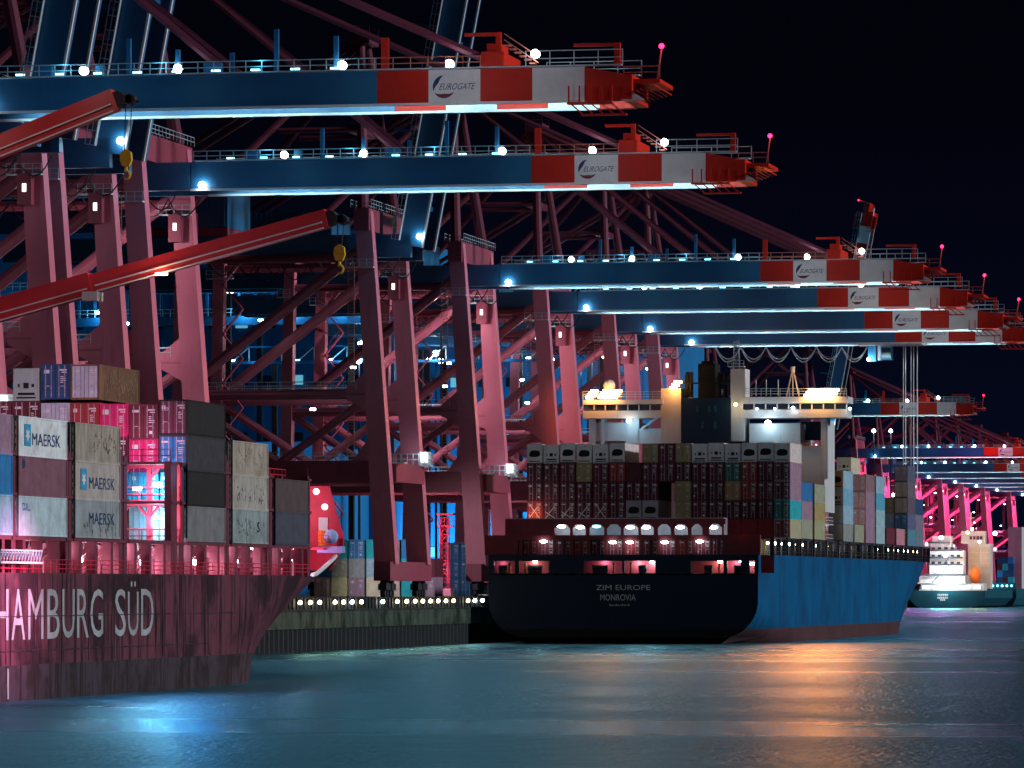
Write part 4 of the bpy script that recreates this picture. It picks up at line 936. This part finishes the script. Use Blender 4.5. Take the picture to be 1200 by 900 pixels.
    bbox(MB(), 43.9, 44.6, -4.3, -3.7, 51.8, 55.0).build('stay_post', M_bandred, root); bbox(bbox(MB(), 67.0, 67.6, -4.4, -3.9, 51.7, 54.0), 63.0, 67.0, -4.3, -3.9, 53.7, 54.0).build('end_frame', M_bandred, root)
    hf.build('hoist_frame', M_bandred, root)
    stn = MB()
    for k in range(6): bbox(stn, 56.2 + k*.5, 56.75 + k*.5, -4.6, -3.6, 53.9 - k*.36, 54.02 - k*.36)
    stn.beam(bt(56.2, -4.6, 55.1), bt(59.6, -4.6, 52.8), .1, .1); stn.beam(bt(56.2, -4.6, 54.5), bt(59.6, -4.6, 52.2), .1, .1)
    stn.build('boom_stairs', M_railred, root)
    tp = MB(); bbox(tp, 67.70, 71.40, -3.8, 3.8, 50.1, 50.5); bbox(tp, 67.70, 68.80, -4.6, 4.6, 48.5, 50.9)
    for k in range(8): bbox(tp, 68.00 + k*.42, 68.12 + k*.42, -5.2, 5.2, 48.9 + k*.12, 49.0 + k*.12)
    tp.build('tip_platform', M_bandred, root)
    tr2 = MB(); tr2.add([bt(*v) for v in ((67.70, -4.55, 48.4), (70.00, -4.55, 48.4), (67.70, -4.55, 49.9), (67.70, -3.5, 48.4), (70.00, -3.5, 48.4), (67.70, -3.5, 49.9))], [(0, 1, 2), (3, 5, 4), (0, 3, 4, 1), (1, 4, 5, 2)]); tr2.build('tip_plate', M_bandwhite, root)
    brail(67.90, 71.40, -4.0, 50.6, M_railred, 'tip_railing')
    bk = MB()
    for k in range(5): x = 62.80 + k*1.0; bk.beam(bt(x, -5.5, 48.2), bt(x + 1.5, -5.5, 46.9), .14, .14)
    bbox(bk, 62.60, 67.00, -5.6, -4.7, 48.0, 48.2); bbox(bk, 64.00, 68.40, -5.6, -4.7, 46.9, 47.05)
    for k in range(5): bbox(bk, 62.70 + k*1.05, 62.85 + k*1.05, -5.6, -5.45, 48.2, 49.8)
    bk.build('service_basket', M_bandred, root)
    rm = MB().tube(bt(71.20, -4, 50.5), bt(71.60, -4, 53.4), .08, 5); rm = rm.build('beacon_mast', M_railred, root)
    MB().ball(tuple(bt(71.60, -4, 53.6)), .27, 8, 6).build('beacon_lamp', G_red, rm)
    lamp('POINT', 'beacon_light', tuple(bt(72.00, -4.4, 53.6)), 90, (1, .02, .1), root, .2)
    # floodlights along the boom
    for x, z, pw in (((4, 48.9, 150), (14, 52.3, 190), (23.6, 52.3, 130), (40.2, 52.3, 130), (50.9, 52.2, 190), (59.4, 53.0, 90)) if not raised else ((4, 48.9, 200),)):
        p = bt(x, -5.0, z)
        MB().tube(p + Vector((0, -.3, 0)), p + Vector((0, .2, 0)), .42, 10).build('floodlight', G_white, root)
        lamp('SPOT', 'floodlight_light', tuple(p + Vector((.2, -.6, -.2))), pw * 1.6, CC, root, 1.5, aim=(.3, -1, -.45), spot_size=R(120), spot_blend=.6); lamp('POINT', 'boom_fill_light', tuple(p + Vector((0, -9.5, -1.5))), pw * (1.7 if x < 50 else 3.6), CC if x < 50 else (.9, .92, 1), root, .3)  # the point is an added fill hanging before the boom face
    if not raised:                                 # working lamps between the two girders
        for x0 in (6, 22, 38, 54):
            lamp('AREA', 'girder_light', (x0 + 7, -2.9, 48.6), 330, (.50, .90, 1.0), root, aim=(0, 1, .12), shape='RECTANGLE', size=15, size_y=.4, spread=R(55))
        for x in range(7, 43, 4): MB().box(x, x + .9, -5.15, -4.95, 51.95, 52.12).build('walkway_lamp', G_cyan, root)
        for x in (12, 22, 32): lamp('POINT', 'walkway_light', (x, -5.9, 52.8), 60, CC, root, .3)
    # lift cabin with lit window on the far seaward leg; ladders and landings
    zb = 45
    eb = MB().box(-3.9, -2.3, 8.4, 9.5, zb - 1.8, zb + 1.6).build('lift_cabin', M_cred, root)
    MB().box(-3.3, -2.85, 8.34, 8.4, zb - .4, zb + .5).build('cabin_window', G_window, eb)
    ld = MB()
    for k in range(60): ld.box(-5.6, -4.7, -9.4, -9.3, 22 + k*.45, 22.08 + k*.45)
    ld.box(-5.65, -5.55, -9.4, -9.3, 21.5, 49); ld.box(-4.75, -4.65, -9.4, -9.3, 21.5, 49)
    ld.build('ladder', M_railred, root)
    pf = MB().box(-4.2, 2.6, 7.6, 9.3, 18.9, 19.1).rail((-4.2, 7.6, 19.1), (2.6, 7.6, 19.1), 1.6, .8, .1).rail((2.6, 7.6, 19.1), (2.6, 9.3, 19.1), 1.6, .8, .1)
    pf.box(-4.2, 2.6, -9.3, -7.6, 18.9, 19.1).rail((-4.2, -7.6, 19.1), (2.6, -7.6, 19.1), 1.2, 1, .08).rail((-28, -9.8, 19.35), (-4, -9.8, 19.35), 1.2, 1.6, .08)
    pf.rail((-28, 9.8, 19.35), (-4, 9.8, 19.35), 1.2, 1.6, .08)
    pf.build('landing', M_rail, root)
    cb = MB().box(1.0, 2.4, 7.7, 9.0, 19.15, 21.0).build('service_cabinet', M_white, root)
    MB().box(1.2, 2.2, 7.64, 7.7, 19.5, 20.8).build('cabinet_window', G_window, cb)
    lamp('POINT', 'landing_light', (1.2, 6.4, 20.8), 170, CW, root, .3)
    pk = MB()
    for sy in (-1, 1):
        y = sy * 10.5; pk.rail((-28, y - .7, 29.4), (-4, y - .7, 29.4), 1.1, 1.8, .07); pk.rail((-28, y + .7, 29.4), (-4, y + .7, 29.4), 1.1, 1.8, .07)
        for x0 in (-5.2, -31.2): pk.rail((x0, y - 1.9, 46.6), (x0 + 4, y - 1.9, 46.6), 1.1, 1, .07); pk.box(x0, x0 + 4, y - 2, y - 1.2, 46.45, 46.6)
    pk.rail((-4.6, -12, 55), (-4.6, 12, 55), 1.1, 1.6, .07); pk.rail((-1.6, -12, 55), (-1.6, 12, 55), 1.1, 1.6, .07)
    pk.build('walkway_rail', M_rail, root)
    sw_ = MB()                                      # zigzag stair beside the landward leg
    for k in range(12):
        z = 6 + k * 3.6; xa, xb = (-28.6, -25.6) if k % 2 else (-25.6, -28.6)
        sw_.beam((xa, 8.4, z), (xb, 8.4, z + 3.6), .8, .16); sw_.beam((xa, 8.0, z + 1), (xb, 8.0, z + 4.6), .06, .06); sw_.box(min(xa, xb) - .4, min(xa, xb) + .4 if k % 2 == 0 else min(xa, xb) + .4, 7.9, 9.2, z + 3.55, z + 3.65)
    sw_.build('stair_flights', M_cred, root)
    for sy in (-1, 1):
        MB().beam((1.1, sy*10.5 - .4, 6), (-1.9, sy*10.5 - .4, 52), .12, .18).beam((1.1, sy*10.5 + .4, 6), (-1.9, sy*10.5 + .4, 52), .1, .14).build('cable_tray', M_steel, root)
    for x in (-20, -12, -6): MB().tube((x, -4.9, 47.9), (x, -4.9, 48.4), .5, 8).build('sheave', M_steel, root)
    tc_ = MB()
    for i in range(7):
        xa, xb = -27 + i*4, -23 + i*4
        for dy in (-5.2, 5.2): tc_.path([Vector((xa + (xb - xa)*t/6, dy, 48.2 - 2.2*4*(t/6)*(1 - t/6))) for t in range(7)], .08, 4)
    tc_.build('festoon_cable', M_steel, root)
    # portal floodlights aimed at the legs and quay
    for p, pw, c in (((-6, 3, 44), 900, (1.0, .80, .84)), ((-22, 5, 40), 500, (1.0, .74, .8)), ((-14, 4, 27), 500, (1.0, .78, .84)), ((-8, 4, 33), 700, (1, .85, .9)), ((-12, 4, 15.4), 500, (1, .72, .8))):
        o = MB().box(-.35, .35, -.25, .25, 0, .3).build('floodlight', G_white, root, p)
        lamp('POINT', 'portal_light', (p[0], p[1], p[2] - .8), pw, c, root, .4)
    return root
proto = {0: crane_proto(False), 1: crane_proto(True)}
cranes = [(475, 0, 4.3, 'crane with its lowered red and white boom highest in the picture, nearest the camera'),
          (511, 1, 0, 'crane with raised blue boom at the far left edge'), (538.5, 1, 0, 'crane with raised blue boom behind the red deck crane hook'),
          (571, 0, .5, 'crane with the second lowered red and white boom from the top'),
          (692, 1, 0, 'crane with tall raised boom between the red ship and the blue ship'),
          (760, 0, -1.2, 'crane with the third lowered boom, its leg just left of the dark stern'),
          (831, 0, -2.2, 'crane with the fourth lowered boom, its orange-lit leg behind the port bridge wing'),
          (901, 0, -3.4, 'crane with the fifth lowered boom above the funnel'), (951, 0, -4.0, 'crane with the sixth and lowest long boom, hoist ropes hanging from it'),
          (1130, 2, 0, 'smaller crane whose short raised boom with red beacon stands above the boom tips'),
          (1346, 0, -57, 'distant crane with short looking boom right of the orange lamp'), (1782, 0, -75, 'distant crane with magenta-lit legs above the small white ship'), (2010, 0, -95, 'very distant magenta crane just left of the small white ship'), (2120, 0, -95, 'very distant magenta crane over the small white deckhouse roof'), (2222, 0, -95, 'very distant magenta crane standing right behind the small white ship'), (2310, 0, -95, 'very distant magenta crane above the teal ship'), (2404, 0, -95, 'remote magenta crane of the quay at the right edge'), (2530, 0, -95, 'most remote magenta crane, its legs beyond the right-hand ships')]
first = {0: True, 1: True}; CR = []
MUL = [.05, .10, .12, 1.5, .12, 2.4, 1.5, 1.6, 1.5, 1.2, 1.5, 9, 14, 14, 14, 16, 16, 18]
for ci, (Y, kd, dx, lab) in enumerate(cranes):
    k = 1 if kd == 2 else kd
    if first[k]: r = proto[k]; first[k] = False
    else: r = copy_tree(proto[k])
    r.location = (CX + dx, Y, QZ); r['label'] = lab
    if kd == 2: r.scale = (.76, .76, .76)
    CR.append(r)
for r, mu in zip(CR, MUL):
    for ch in r.children:
        if ch.type == 'LIGHT' and ch.name.startswith('portal_light'): ch.data = ch.data.copy(); ch.data.energy *= mu; ch.data.color = (1, .12, .42) if mu > 8 else ch.data.color
lamp('SPOT', 'stern_fill_spot', (5, 12, 44), 2600, (.85, .9, 1), CR[4], .5, aim=(.55, .8, -.6), spot_size=R(75), spot_blend=.8)  # added spot without fitting, brightens the transom and stern block
# trolley with driver's cab, hoist ropes and festoon on the lowest boom
g = CR[8]
def gl(px, py, dy=0):
    p = PY(px, py, 951 + dy); return Vector((p.x - CX + 4.0, dy, p.z - QZ))
c1, c2 = gl(1018, 424), gl(1046, 405)
cab = MB().box(c1.x, c1.x + 1.6, -1.2, 1.2, c1.z, c2.z).box(c2.x - 2.2, c2.x, -1.2, 1.2, c1.z + .3, c2.z - .2).build('driver_cab', paint('cab_blue', (.05, .35, .7), .4), g)
MB().box(c2.x - 2.0, c2.x - .2, -1.3, -1.2, c1.z + .6, c2.z - .5).build('cab_window', M_glass, cab); MB().box(c1.x + 1.9, c1.x + 2.7, -1.1, 1.1, c1.z + .2, c2.z).build('cab_panel', M_bandwhite, cab)
MB().ball(tuple(gl(1018, 421, -1.5)), .35).build('cab_lamp', G_white, cab)
lamp('POINT', 'cab_light', tuple(gl(1020, 424, -3)), 300, CW, g, .3)
MB().box(c1.x - 2, c2.x + 6, -3.2, 3.2, c2.z, c2.z + .8).build('trolley', M_bandwhite, g)
for px in (1058, 1062, 1067, 1070, 1075): a = gl(px, 404); MB().tube((a.x, (px % 3) - 1, a.z), (a.x, (px % 3) - 1, 8), .1, 5).build('hoist_rope', M_bandwhite, g)
fe = MB(); n = 6
for i in range(n):
    a, b = gl(842 + i*29.5, 408), gl(842 + (i+1)*29.5, 408)
    for dy, dep in ((-4, 2.9), (-3.4, 2.3)): fe.path([Vector((a.x + (b.x - a.x)*t/10, dy, a.z - dep * 4 * (t/10) * (1 - t/10))) for t in range(11)], .10, 4)
fe.build('festoon_cable', M_bandwhite, g)

# ================================================================== YARD BEHIND THE CRANES
GYD = 'containers stacked in the yard'
def yard(px, py, Y, col, label, kind='door'):
    p = PY(px, py, Y); container(p.x, Y, p.z, col, label, GYD, kind, scale=(1, .5, 1))
YY = 735
k = 0
for t, row in enumerate(([(.7, .45, .38), (.65, .62, .35), PUR, CRM, (.7, .5, .42), TEAL, PUR], [BLU, OLG, GRY, LBL, TEAL, TEAL, MAR2], [NAVY, TEAL, BLU, TEAL, PUR, BLU, None])):
    for i, c in enumerate(row):
        if c is None: continue
        p = PY(377 + i*20.5, 699, YY)
        container(p.x, YY, QZ + t*CH, c, '%s yard container, %s of the %s column from the red bow' % (CNAME.get(c, 'pale'), ['bottom', 'middle', 'top'][t], ORD[i]), GYD, 'none' if (i + t) % 2 else 'door', scale=(1, .5, 1))
for t in range(3):
    for i, c in enumerate((BLU, (.03, .25, .5))):
        p = PY(530 + i*18, 699, 790); container(p.x, 790, QZ + t*CH, c, 'bright blue yard container between mast and stern, %s, %s column' % (['bottom', 'middle', 'top'][t], ['left-hand', 'right-hand'][i]), GYD, scale=(1, .5, 1))
lamp('SPOT', 'yard_fill_spot', (-14, 11, 15), 30000, (.95, .95, 1), CR[4], .4, aim=(.35, 1, -.42), spot_size=R(62), spot_blend=.7); lamp('SPOT', 'yard_fill_spot', (-30, 11, 15), 30000, (.9, .95, 1), CR[4], .4, aim=(.25, 1, -.42), spot_size=R(62), spot_blend=.7)  # added spots without fittings, brighten the yard containers
# red lattice light mast
mp = PY(521, 696, 770); ma = empty('light_mast', (mp.x, 770, QZ), 'red lattice light mast standing between the crane legs by the quay', 'mast')
l = MB(); hgt = PY(521, 606, 770).z - QZ
for dx in (-.55, .55):
    for dy in (-.55, .55): l.tube((dx*1.3, dy*1.3, 0), (dx, dy, hgt), .1, 5)
for i in range(9):
    z = hgt * i / 9; l.beam((-.65, -.6, z), (.6, -.6, z + hgt/9), .08, .08); l.beam((.65, .6, z), (-.6, .6, z + hgt/9), .08, .08); l.box(-.65, .65, -.65, -.55, z, z + .1)
l.build('lattice', M_shipred, ma)
MB().box(-1, 1.4, -1, 1, hgt - 1.5, hgt - 1.3).rail((-1, -1, hgt - 1.3), (1.4, -1, hgt - 1.3), 1.2, .6, .08).box(-1.1, 1.6, -1, 1, hgt + .3, hgt + .6).build('mast_platform', M_shipred, ma)
MB().box(-1.3, 1.3, -1.3, 1.3, 0, 1.2).build('mast_base', M_bandwhite, ma)
lamp('POINT', 'mast_light', (0, -3, 4), 900, (1, .25, .4), ma, .3); lamp('POINT', 'mast_light', (0, -3, 10), 500, (1, .2, .4), ma, .3)
# blue clad halls added in place of the glow far behind, with pilasters and window bands, lit by added lamps at their foot
for n_, (X0, X1, Y, H, lab) in enumerate(((-345, -232, 1010, 76, 'tall dark blue clad backdrop hall at left behind the crane legs'), (-231, -178, 1030, 62, 'lower blue clad backdrop hall behind the middle crane legs'), (-300, -236, 960, 30, 'low blue clad backdrop annex in front of the tall hall'))):
    b = empty('backdrop_hall', ((X0 + X1) / 2, Y, QZ), lab, 'building')
    w = (X1 - X0) / 2; w_ = MB().box(-w, w, 0, 60, 0, H).build('wall', M_hall, b)
    n = int(w * 2 / 5.5); pn = MB().box(.06, 5.44, -.2, 0, 0, H - .4)
    for q in range(2): pn.box(1.6 + q*1.9, 1.8 + q*1.9, -.32, -.2, 0, H - .4)
    pn = pn.build('cladding_panel', M_hall, b, (-w, 0, 0))
    for i in range(1, n): o = pn.copy(); COL.objects.link(o); o.location = (-w + i * 5.5, 0, 0)
    MB().box(-w - .3, w + .3, -.5, .5, H - .4, H + .5).build('parapet', M_hall, b)
    for k in range(int(H // 14)):
        for i in range(int(w // 3)):
            x = -w + 2.2 + i * 6; MB().box(x, x + 2.6, -.5, -.33, 8 + k*12, 10 + k*12).build('window', M_glass if (i * 5 + k * 3) % 7 else G_dim, b)
    for i in range(max(3, int(w // 11))):
        x = -w + 8 + i * 22
        if x < w: MB().box(x - .5, x + .5, -7.2, -6.8, 3, 3.5).build('hall_added_lamp', G_cyan, b); lamp('SPOT', 'hall_fill_spot', (x, -14, 2.5), 48000, (.25, .75, 1), b, .5, aim=(0, 1, .75), spot_size=R(120), spot_blend=.8)
# yard gantry with glowing walkways
yg = empty('yard_gantry', (-215, 860, QZ), 'blue yard gantry with cyan lit walkways seen between the crane legs', 'crane')
def yp(px, py): p = PY(px, py, 860); return Vector((p.x + 215, 0, p.z - QZ))
a, b = yp(0, 380), yp(470, 340)
gd = MB().box(a.x, b.x, -1, 1, yp(0, 384).z, yp(0, 374).z).box(a.x, b.x, -1, 1, yp(0, 347).z, yp(0, 341).z)
for i in range(26): x = a.x + (b.x - a.x) * i / 25; gd.box(x, x + .45, -.8, -.4, yp(0, 374).z, yp(0, 347).z)
gd.build('girder', M_cblue, yg)
MB().rail((a.x, -1.4, yp(0, 374).z), (b.x, -1.4, yp(0, 374).z), 1.3, 1.4, .1).rail((a.x, -1.4, yp(0, 341).z), (b.x, -1.4, yp(0, 341).z), 1.3, 1.4, .1).build('railing', M_rail, yg)
for x in (a.x + 2, a.x + 32, b.x - 2): MB().box(x - .9, x + .9, -.8, .8, 0, yp(0, 384).z).build('leg', M_cblue, yg)
for px, py in ((270, 343), (288, 365), (345, 364), (120, 257 + 110), (400, 362), (440, 364), (30, 365)):
    p = yp(px, py); MB().box(p.x - .9, p.x + .9, -1.7, -1.5, p.z - .12, p.z + .12).build('walkway_lamp', G_white, yg); lamp('POINT', 'walkway_light', (p.x, -3, p.z - .3), 800, CC, yg, .3)
yw = empty('conveyor_bridge', (-230, 985, QZ), 'dark blue enclosed bridge with rows of cyan lamps behind the third and fourth crane', 'bridge')
def yq(px, py): p = PY(px, py, 985); return Vector((p.x + 230, 0, p.z - QZ))
a, b = yq(420, 402), yq(800, 392)
MB().box(a.x, b.x, -2, 2, a.z, b.z).build('bridge_box', M_cblue, yw)
for k in range(7): x = a.x + (b.x - a.x) * (k + .5) / 7; MB().box(x - .6, x + .6, -.6, .6, 0, a.z).build('bridge_pier', M_steel, yw)
for k in range(22): x = a.x + (b.x - a.x) * (k + .5) / 22; MB().box(x - .5, x + .5, -2.3, -2.05, a.z + .1, a.z + .35).build('bridge_lamp', G_cyan if k % 3 else G_white, yw)
for k in range(6): x = a.x + (b.x - a.x) * (k + .5) / 6; lamp('POINT', 'bridge_light', (x, -4, a.z - .6), 260, CC, yw, .3)
for n_, (Yc, pxa, pxb, pya, pyb, lab) in enumerate(((905, 225, 470, 308, 298, 'upper dark blue lattice walkway with cyan lamps left of the raised boom'), (930, 255, 640, 427, 419, 'lower dark blue walkway with small cyan lamps behind the crane braces'), (1010, 470, 760, 352, 343, 'blue walkway with cyan lamps level with the lift cabins'), (960, 430, 790, 389, 381, 'thin cyan-lit walkway just above the row of three equal lamps'), (985, 250, 560, 332, 324, 'cyan-lit walkway passing behind the second red jib'))):
    lw = empty('lattice_walkway', (-230, Yc, QZ), lab, 'walkway')
    q0 = PY(pxa, pya, Yc); q1 = PY(pxb, pyb, Yc); xa, xb, za, zb = q0.x + 230, q1.x + 230, q0.z - QZ, q1.z - QZ
    MB().box(xa, xb, -1, 1, za, za + .5).box(xa, xb, -.9, -.6, zb + 2.4, zb + 2.7).build('deck_beam', M_cblue, lw)
    nn = int((xb - xa) / 3.2); tz_ = MB()
    for k in range(nn): x = xa + (xb - xa) * k / nn; tz_.beam((x, -.8, za + .5), (x + (xb - xa) / nn, -.8, zb + 2.5) if k % 2 else (x, -.8, zb + 2.5), .18, .18)
    tz_.build('lattice', M_rail, lw)
    for k in range(2): x = xa + (xb - xa) * (k + .3) / 1.7; MB().box(x - .5, x + .5, -.5, .5, 0, za).build('support', M_steel, lw)
    for k in range(nn // 2): x = xa + (xb - xa) * (k * 2 + 1) / nn; MB().box(x - .45, x + .45, -1.15, -1.0, za + .55, za + .75).build('walkway_lamp', G_cyan if k % 3 else G_white, lw)
    for k in range(4): x = xa + (xb - xa) * (k + .5) / 4; lamp('POINT', 'walkway_light', (x, -2.6, za + 1.2), 420, CC, lw, .3)
# tall flood-light poles of the yard
GP = 'yard floodlight poles'
PL_ = ['tallest yard floodlight pole left of the dark stern, lamp above a diagonal brace', 'left pole of the three equal lamps behind the crane braces', 'middle pole of the three equal lamps behind the crane braces', 'right pole of the three equal lamps behind the crane braces',
 'yard pole with its lamp just under the left of the three equal lamps', 'left pole of the close lamp pair between the third and fourth crane', 'right and lower pole of the close lamp pair between the third and fourth crane', 'yard pole with lamp beside the pale leg over the port bridge wing',
 'lower lamp pole beside the pale leg over the port bridge wing', 'yard pole with lamp nearest the cream deckhouse tower', 'yard pole with lamp just right of the orange-lit crane leg', 'yard pole with lamp low between the raised boom and the black container stack',
 'left pole of the lamp pair right of the sodium-lit bridge wing', 'right pole of the lamp pair right of the sodium-lit bridge wing']
for i, (px, py, Y) in enumerate(((517, 362, 880), (511, 414, 930), (540, 414, 930), (569, 414, 940), (517, 423, 940), (640, 413, 980), (647, 422, 985), (705, 412, 1010), (707, 436, 1010), (728, 421, 1020), (681, 429, 1020), (421, 423, 900), (1024, 505, 1500), (1044, 505, 1500))):
    p = PY(px, py, Y); o = tag(MB().tube((0, 0, 0), (0, 0, p.z - QZ), .28, 8, .16).box(-.9, .9, -.1, .1, p.z - QZ - .2, p.z - QZ).build('floodlight_pole', M_steel, None, (p.x, Y, QZ)), PL_[i], 'lamp post', GP)
    MB().ball((0, -.3, p.z - QZ), .55, 8, 6).build('lamp_head', G_white, o); lamp('POINT', 'pole_light', (0, -1.5, p.z - QZ - .5), 1100, CW, o, .4)

# ================================================================== FAR SHIP AND NEIGHBOURS (right)
def far_hull(o, x0, x1, Y, L, zt, mat):
    xc, w = (x0 + x1) / 2, (x1 - x0) / 2
    mb = MB(); prof = [(-w*.35, -1), (w*.35, -1), (w*.8, .8), (w, 4), (w, zt), (-w, zt), (-w, 4), (-w*.8, .8)]
    mb.prism(prof, lambda p: (xc + p[0], Y, p[1]), lambda p: (xc + p[0] * .97, Y + L, p[1])); return mb.build('hull', mat, o)
fY = 2022; fs = empty('container_ship', (0, 0, 0), 'small far ship with brilliantly lit white deckhouse and dark teal stern', 'ship')
fx = lambda px: PY(px, 690, fY).x; fz = lambda py: PY(1100, py, fY).z
far_hull(fs, fx(1064), fx(1154), fY, 120, fz(692), M_tealhull)
im = MB()
for n_, y in ((6, 697), (6, 700.5), (3, 703)):
    for k in range(n_): x = fx(1105) + (k - n_/2) * .75; im.box(x, x + .5, fY - .05, fY + .1, fz(y + 1), fz(y - 1))
im.build('stern_numerals', M_mark, fs)['kind'] = 'stuff'
dh = MB()
for k, (xa, xb, ya, yb) in enumerate(((1078, 1152, 684, 692), (1076, 1130, 674, 683.5), (1088, 1127, 662, 673.5), (1088, 1127, 654, 661.5), (1088, 1127, 645, 653.5), (1088, 1112, 636, 644.5), (1090, 1112, 628, 635))):
    dh.box(fx(xa), fx(xb), fY + 3 + k*.8, fY + 16, fz(yb), fz(ya))
    dh.box(fx(xa) - .5, fx(xb) + .5, fY + 1.4 + k*.8, fY + 3 + k*.8, fz(yb) - .1, fz(yb) + .25)
dh.box(fx(1122), fx(1150), fY + 14, fY + 20, fz(637), fz(622)); dh.box(fx(1130), fx(1156), fY + 15, fY + 25, fz(690), fz(637))
dk_ = dh.build('deckhouse', M_white, fs)
for xa, xb, y in ((1076, 1131, 674), (1087, 1128, 662), (1087, 1128, 653.7), (1087, 1128, 645), (1087, 1113, 636)): MB().box(fx(xa), fx(xb), fY + 1.0, fY + 1.3, fz(y) - .3, fz(y) + .5).build('deck_edge', M_steel, fs)
for k, (xa, xb, y) in enumerate(((1080, 1128, 674), (1092, 1126, 662), (1092, 1126, 653.7))): MB().beam((fx(xa + 12), fY + .6, fz(y + 9)), (fx(xa + 20), fY + .6, fz(y)), .3, .35).build('deck_ladder', M_steel, fs)
for k in range(6): MB().box(fx(1080 + k*12), fx(1088 + k*12), fY + 2.6, fY + 2.95, fz(690), fz(686.5)).build('opening', G_window, fs)
for k in range(4):
    for i in range(5): MB().box(fx(1090 + i*7.4), fx(1094 + i*7.4), fY + 5, fY + 5.3, fz(670 - k*8.6), fz(667 - k*8.6)).build('window', M_glass, dk_)
for xa, xb in ((1131, 1143), (1145, 1154)):
    for k in range(4): MB().box(fx(xa), fx(xb), fY + 14.6, fY + 15, fz(666 - k*6.4), fz(660.5 - k*6.4)).build('lit_panel', M_cream, fs)
for k in range(4): MB().box(fx(1132 + k*4), fx(1135 + k*4), fY + 13.7, fY + 14, fz(632), fz(628)).build('bridge_window', M_glass, fs)
lb = MB(); c = (fx(1140), fY + 9, fz(674)); lb.ball(c, 2.2, 10, 8); lb.v = [(x, y, c[2] + (z - c[2]) * 1.6) for x, y, z in lb.v]; lb.build('lifeboat', M_orange, fs)
MB().tube((fx(1133), fY + 16, fz(622)), (fx(1133), fY + 16, fz(600)), .25, 6).box(fx(1132) - 1, fx(1134) + 1, fY + 15.8, fY + 16.2, fz(607), fz(606)).build('signal_mast', M_white, fs)
for px, py, pw, c, g in ((1103, 630, 2400, (.8, 1, 1), G_white), (1134, 624, 1600, (1, .8, .5), G_orange), (1139, 620, 800, (1, .7, .4), G_orange), (1108, 651, 4000, (.9, 1, 1), G_white), (1095, 668, 4000, (.85, 1, 1), G_white), (1118, 668, 4000, (.85, 1, 1), G_white), (1110, 682, 4000, (.8, 1, 1), None), (1138, 650, 4000, (1, .6, .3), None), (1150, 648, 3000, (1, .6, .3), None), (1148, 635, 400, (1, .5, .3), G_orange)):
    p = PY(px, py, fY - .5)
    if g: MB().ball((p.x, p.y, p.z), .8 if g == G_white else .6, 8, 6).build('deckhouse_lamp', g, fs)
    lamp('POINT', 'deckhouse_light', (p.x, p.y - 3, p.z), pw, c, fs, .5)
f2 = empty('container_ship', (0, 0, 0), 'dark teal ship end with stacked containers right of the small white ship', 'ship')
f2Y = 2140; gx = lambda px: PY(px, 690, f2Y).x; gz = lambda py: PY(1170, py, f2Y).z
far_hull(f2, gx(1150), gx(1191), f2Y, 150, gz(690), M_tealhull)
MB().box(gx(1152), gx(1190), f2Y + 1, f2Y + 2, gz(690), gz(683)).build('bulwark', M_tealhull, f2)
for k in range(6): MB().ball((gx(1158 + k*5.5), f2Y - .3, gz(686.5)), .5, 6, 5).build('deck_lamp', G_cyan, f2)
lamp('POINT', 'deck_light', (gx(1170), f2Y - 8, gz(680)), 1500, (.4, .9, 1), f2, .5)
MB().box(gx(1176), gx(1192), f2Y + 20, f2Y + 34, gz(690), gz(617)).build('deckhouse', M_white, f2)
GF = 'containers on the far teal ship'
for i in range(3):
    for t in range(4):
        c = [NAVY, BLU, MAR, NAVY, TEAL, NAVY][(i*2 + t) % 6]
        container(gx(1171 + i*6.2), f2Y + 3, gz(684) + t*CH, c, 'far dark %s container, %s tier, %s column on the teal ship' % (CNAME[c], ORD[t], ORD[i]), GF, 'none', scale=(.98, .5, 1))
f3 = empty('container_ship', (0, 0, 0), 'maroon hull side with blazing white deckhouse cut by the right picture edge', 'ship')
f3Y = 2260; gx = lambda px: PY(px, 690, f3Y).x; gz = lambda py: PY(1190, py, f3Y).z
far_hull(f3, gx(1186), gx(1245), f3Y, 150, gz(684), paint('maroon_hull_paint', (.28, .02, .06), .5))
h3 = MB().box(gx(1192), gx(1240), f3Y + 4, f3Y + 20, gz(684), gz(628))
for k in range(5): h3.box(gx(1190), gx(1242), f3Y + 2.5, f3Y + 4, gz(680 - k*11), gz(679 - k*11))
h3.build('deckhouse', M_white, f3)
for px, py in ((1195, 640), (1196, 660), (1190, 678), (1166, 625)): p = PY(px, py, f3Y - 3); MB().ball(tuple(p), .9, 8, 6).build('deckhouse_lamp', G_white, f3); lamp('POINT', 'deckhouse_light', (p.x, p.y - 3, p.z), 4500, CW, f3, .5)
# added magenta lights without fittings, to redden the far cranes
for px, py, Y in ((1110, 590, 1770), (1140, 560, 1770), (1165, 590, 1770), (1120, 540, 1790), (1180, 560, 1830), (1095, 600, 1775)):
    p = PY(px, py, Y); lamp('POINT', 'far_crane_fill', tuple(p), 7000, (1, .12, .36), None, .5)


for o in bpy.data.objects:
    if o.type == 'MESH' and o.name.split('.')[0] in ('door_print', 'locking_bars', 'lashing_rods', 'deck_posts', 'festoon_cable', 'ladder', 'boom_railing', 'walkway_rail', 'plate_seam', 'stair_flights', 'landing', 'boom_tie', 'girder_tie'): o['kind'] = 'stuff'
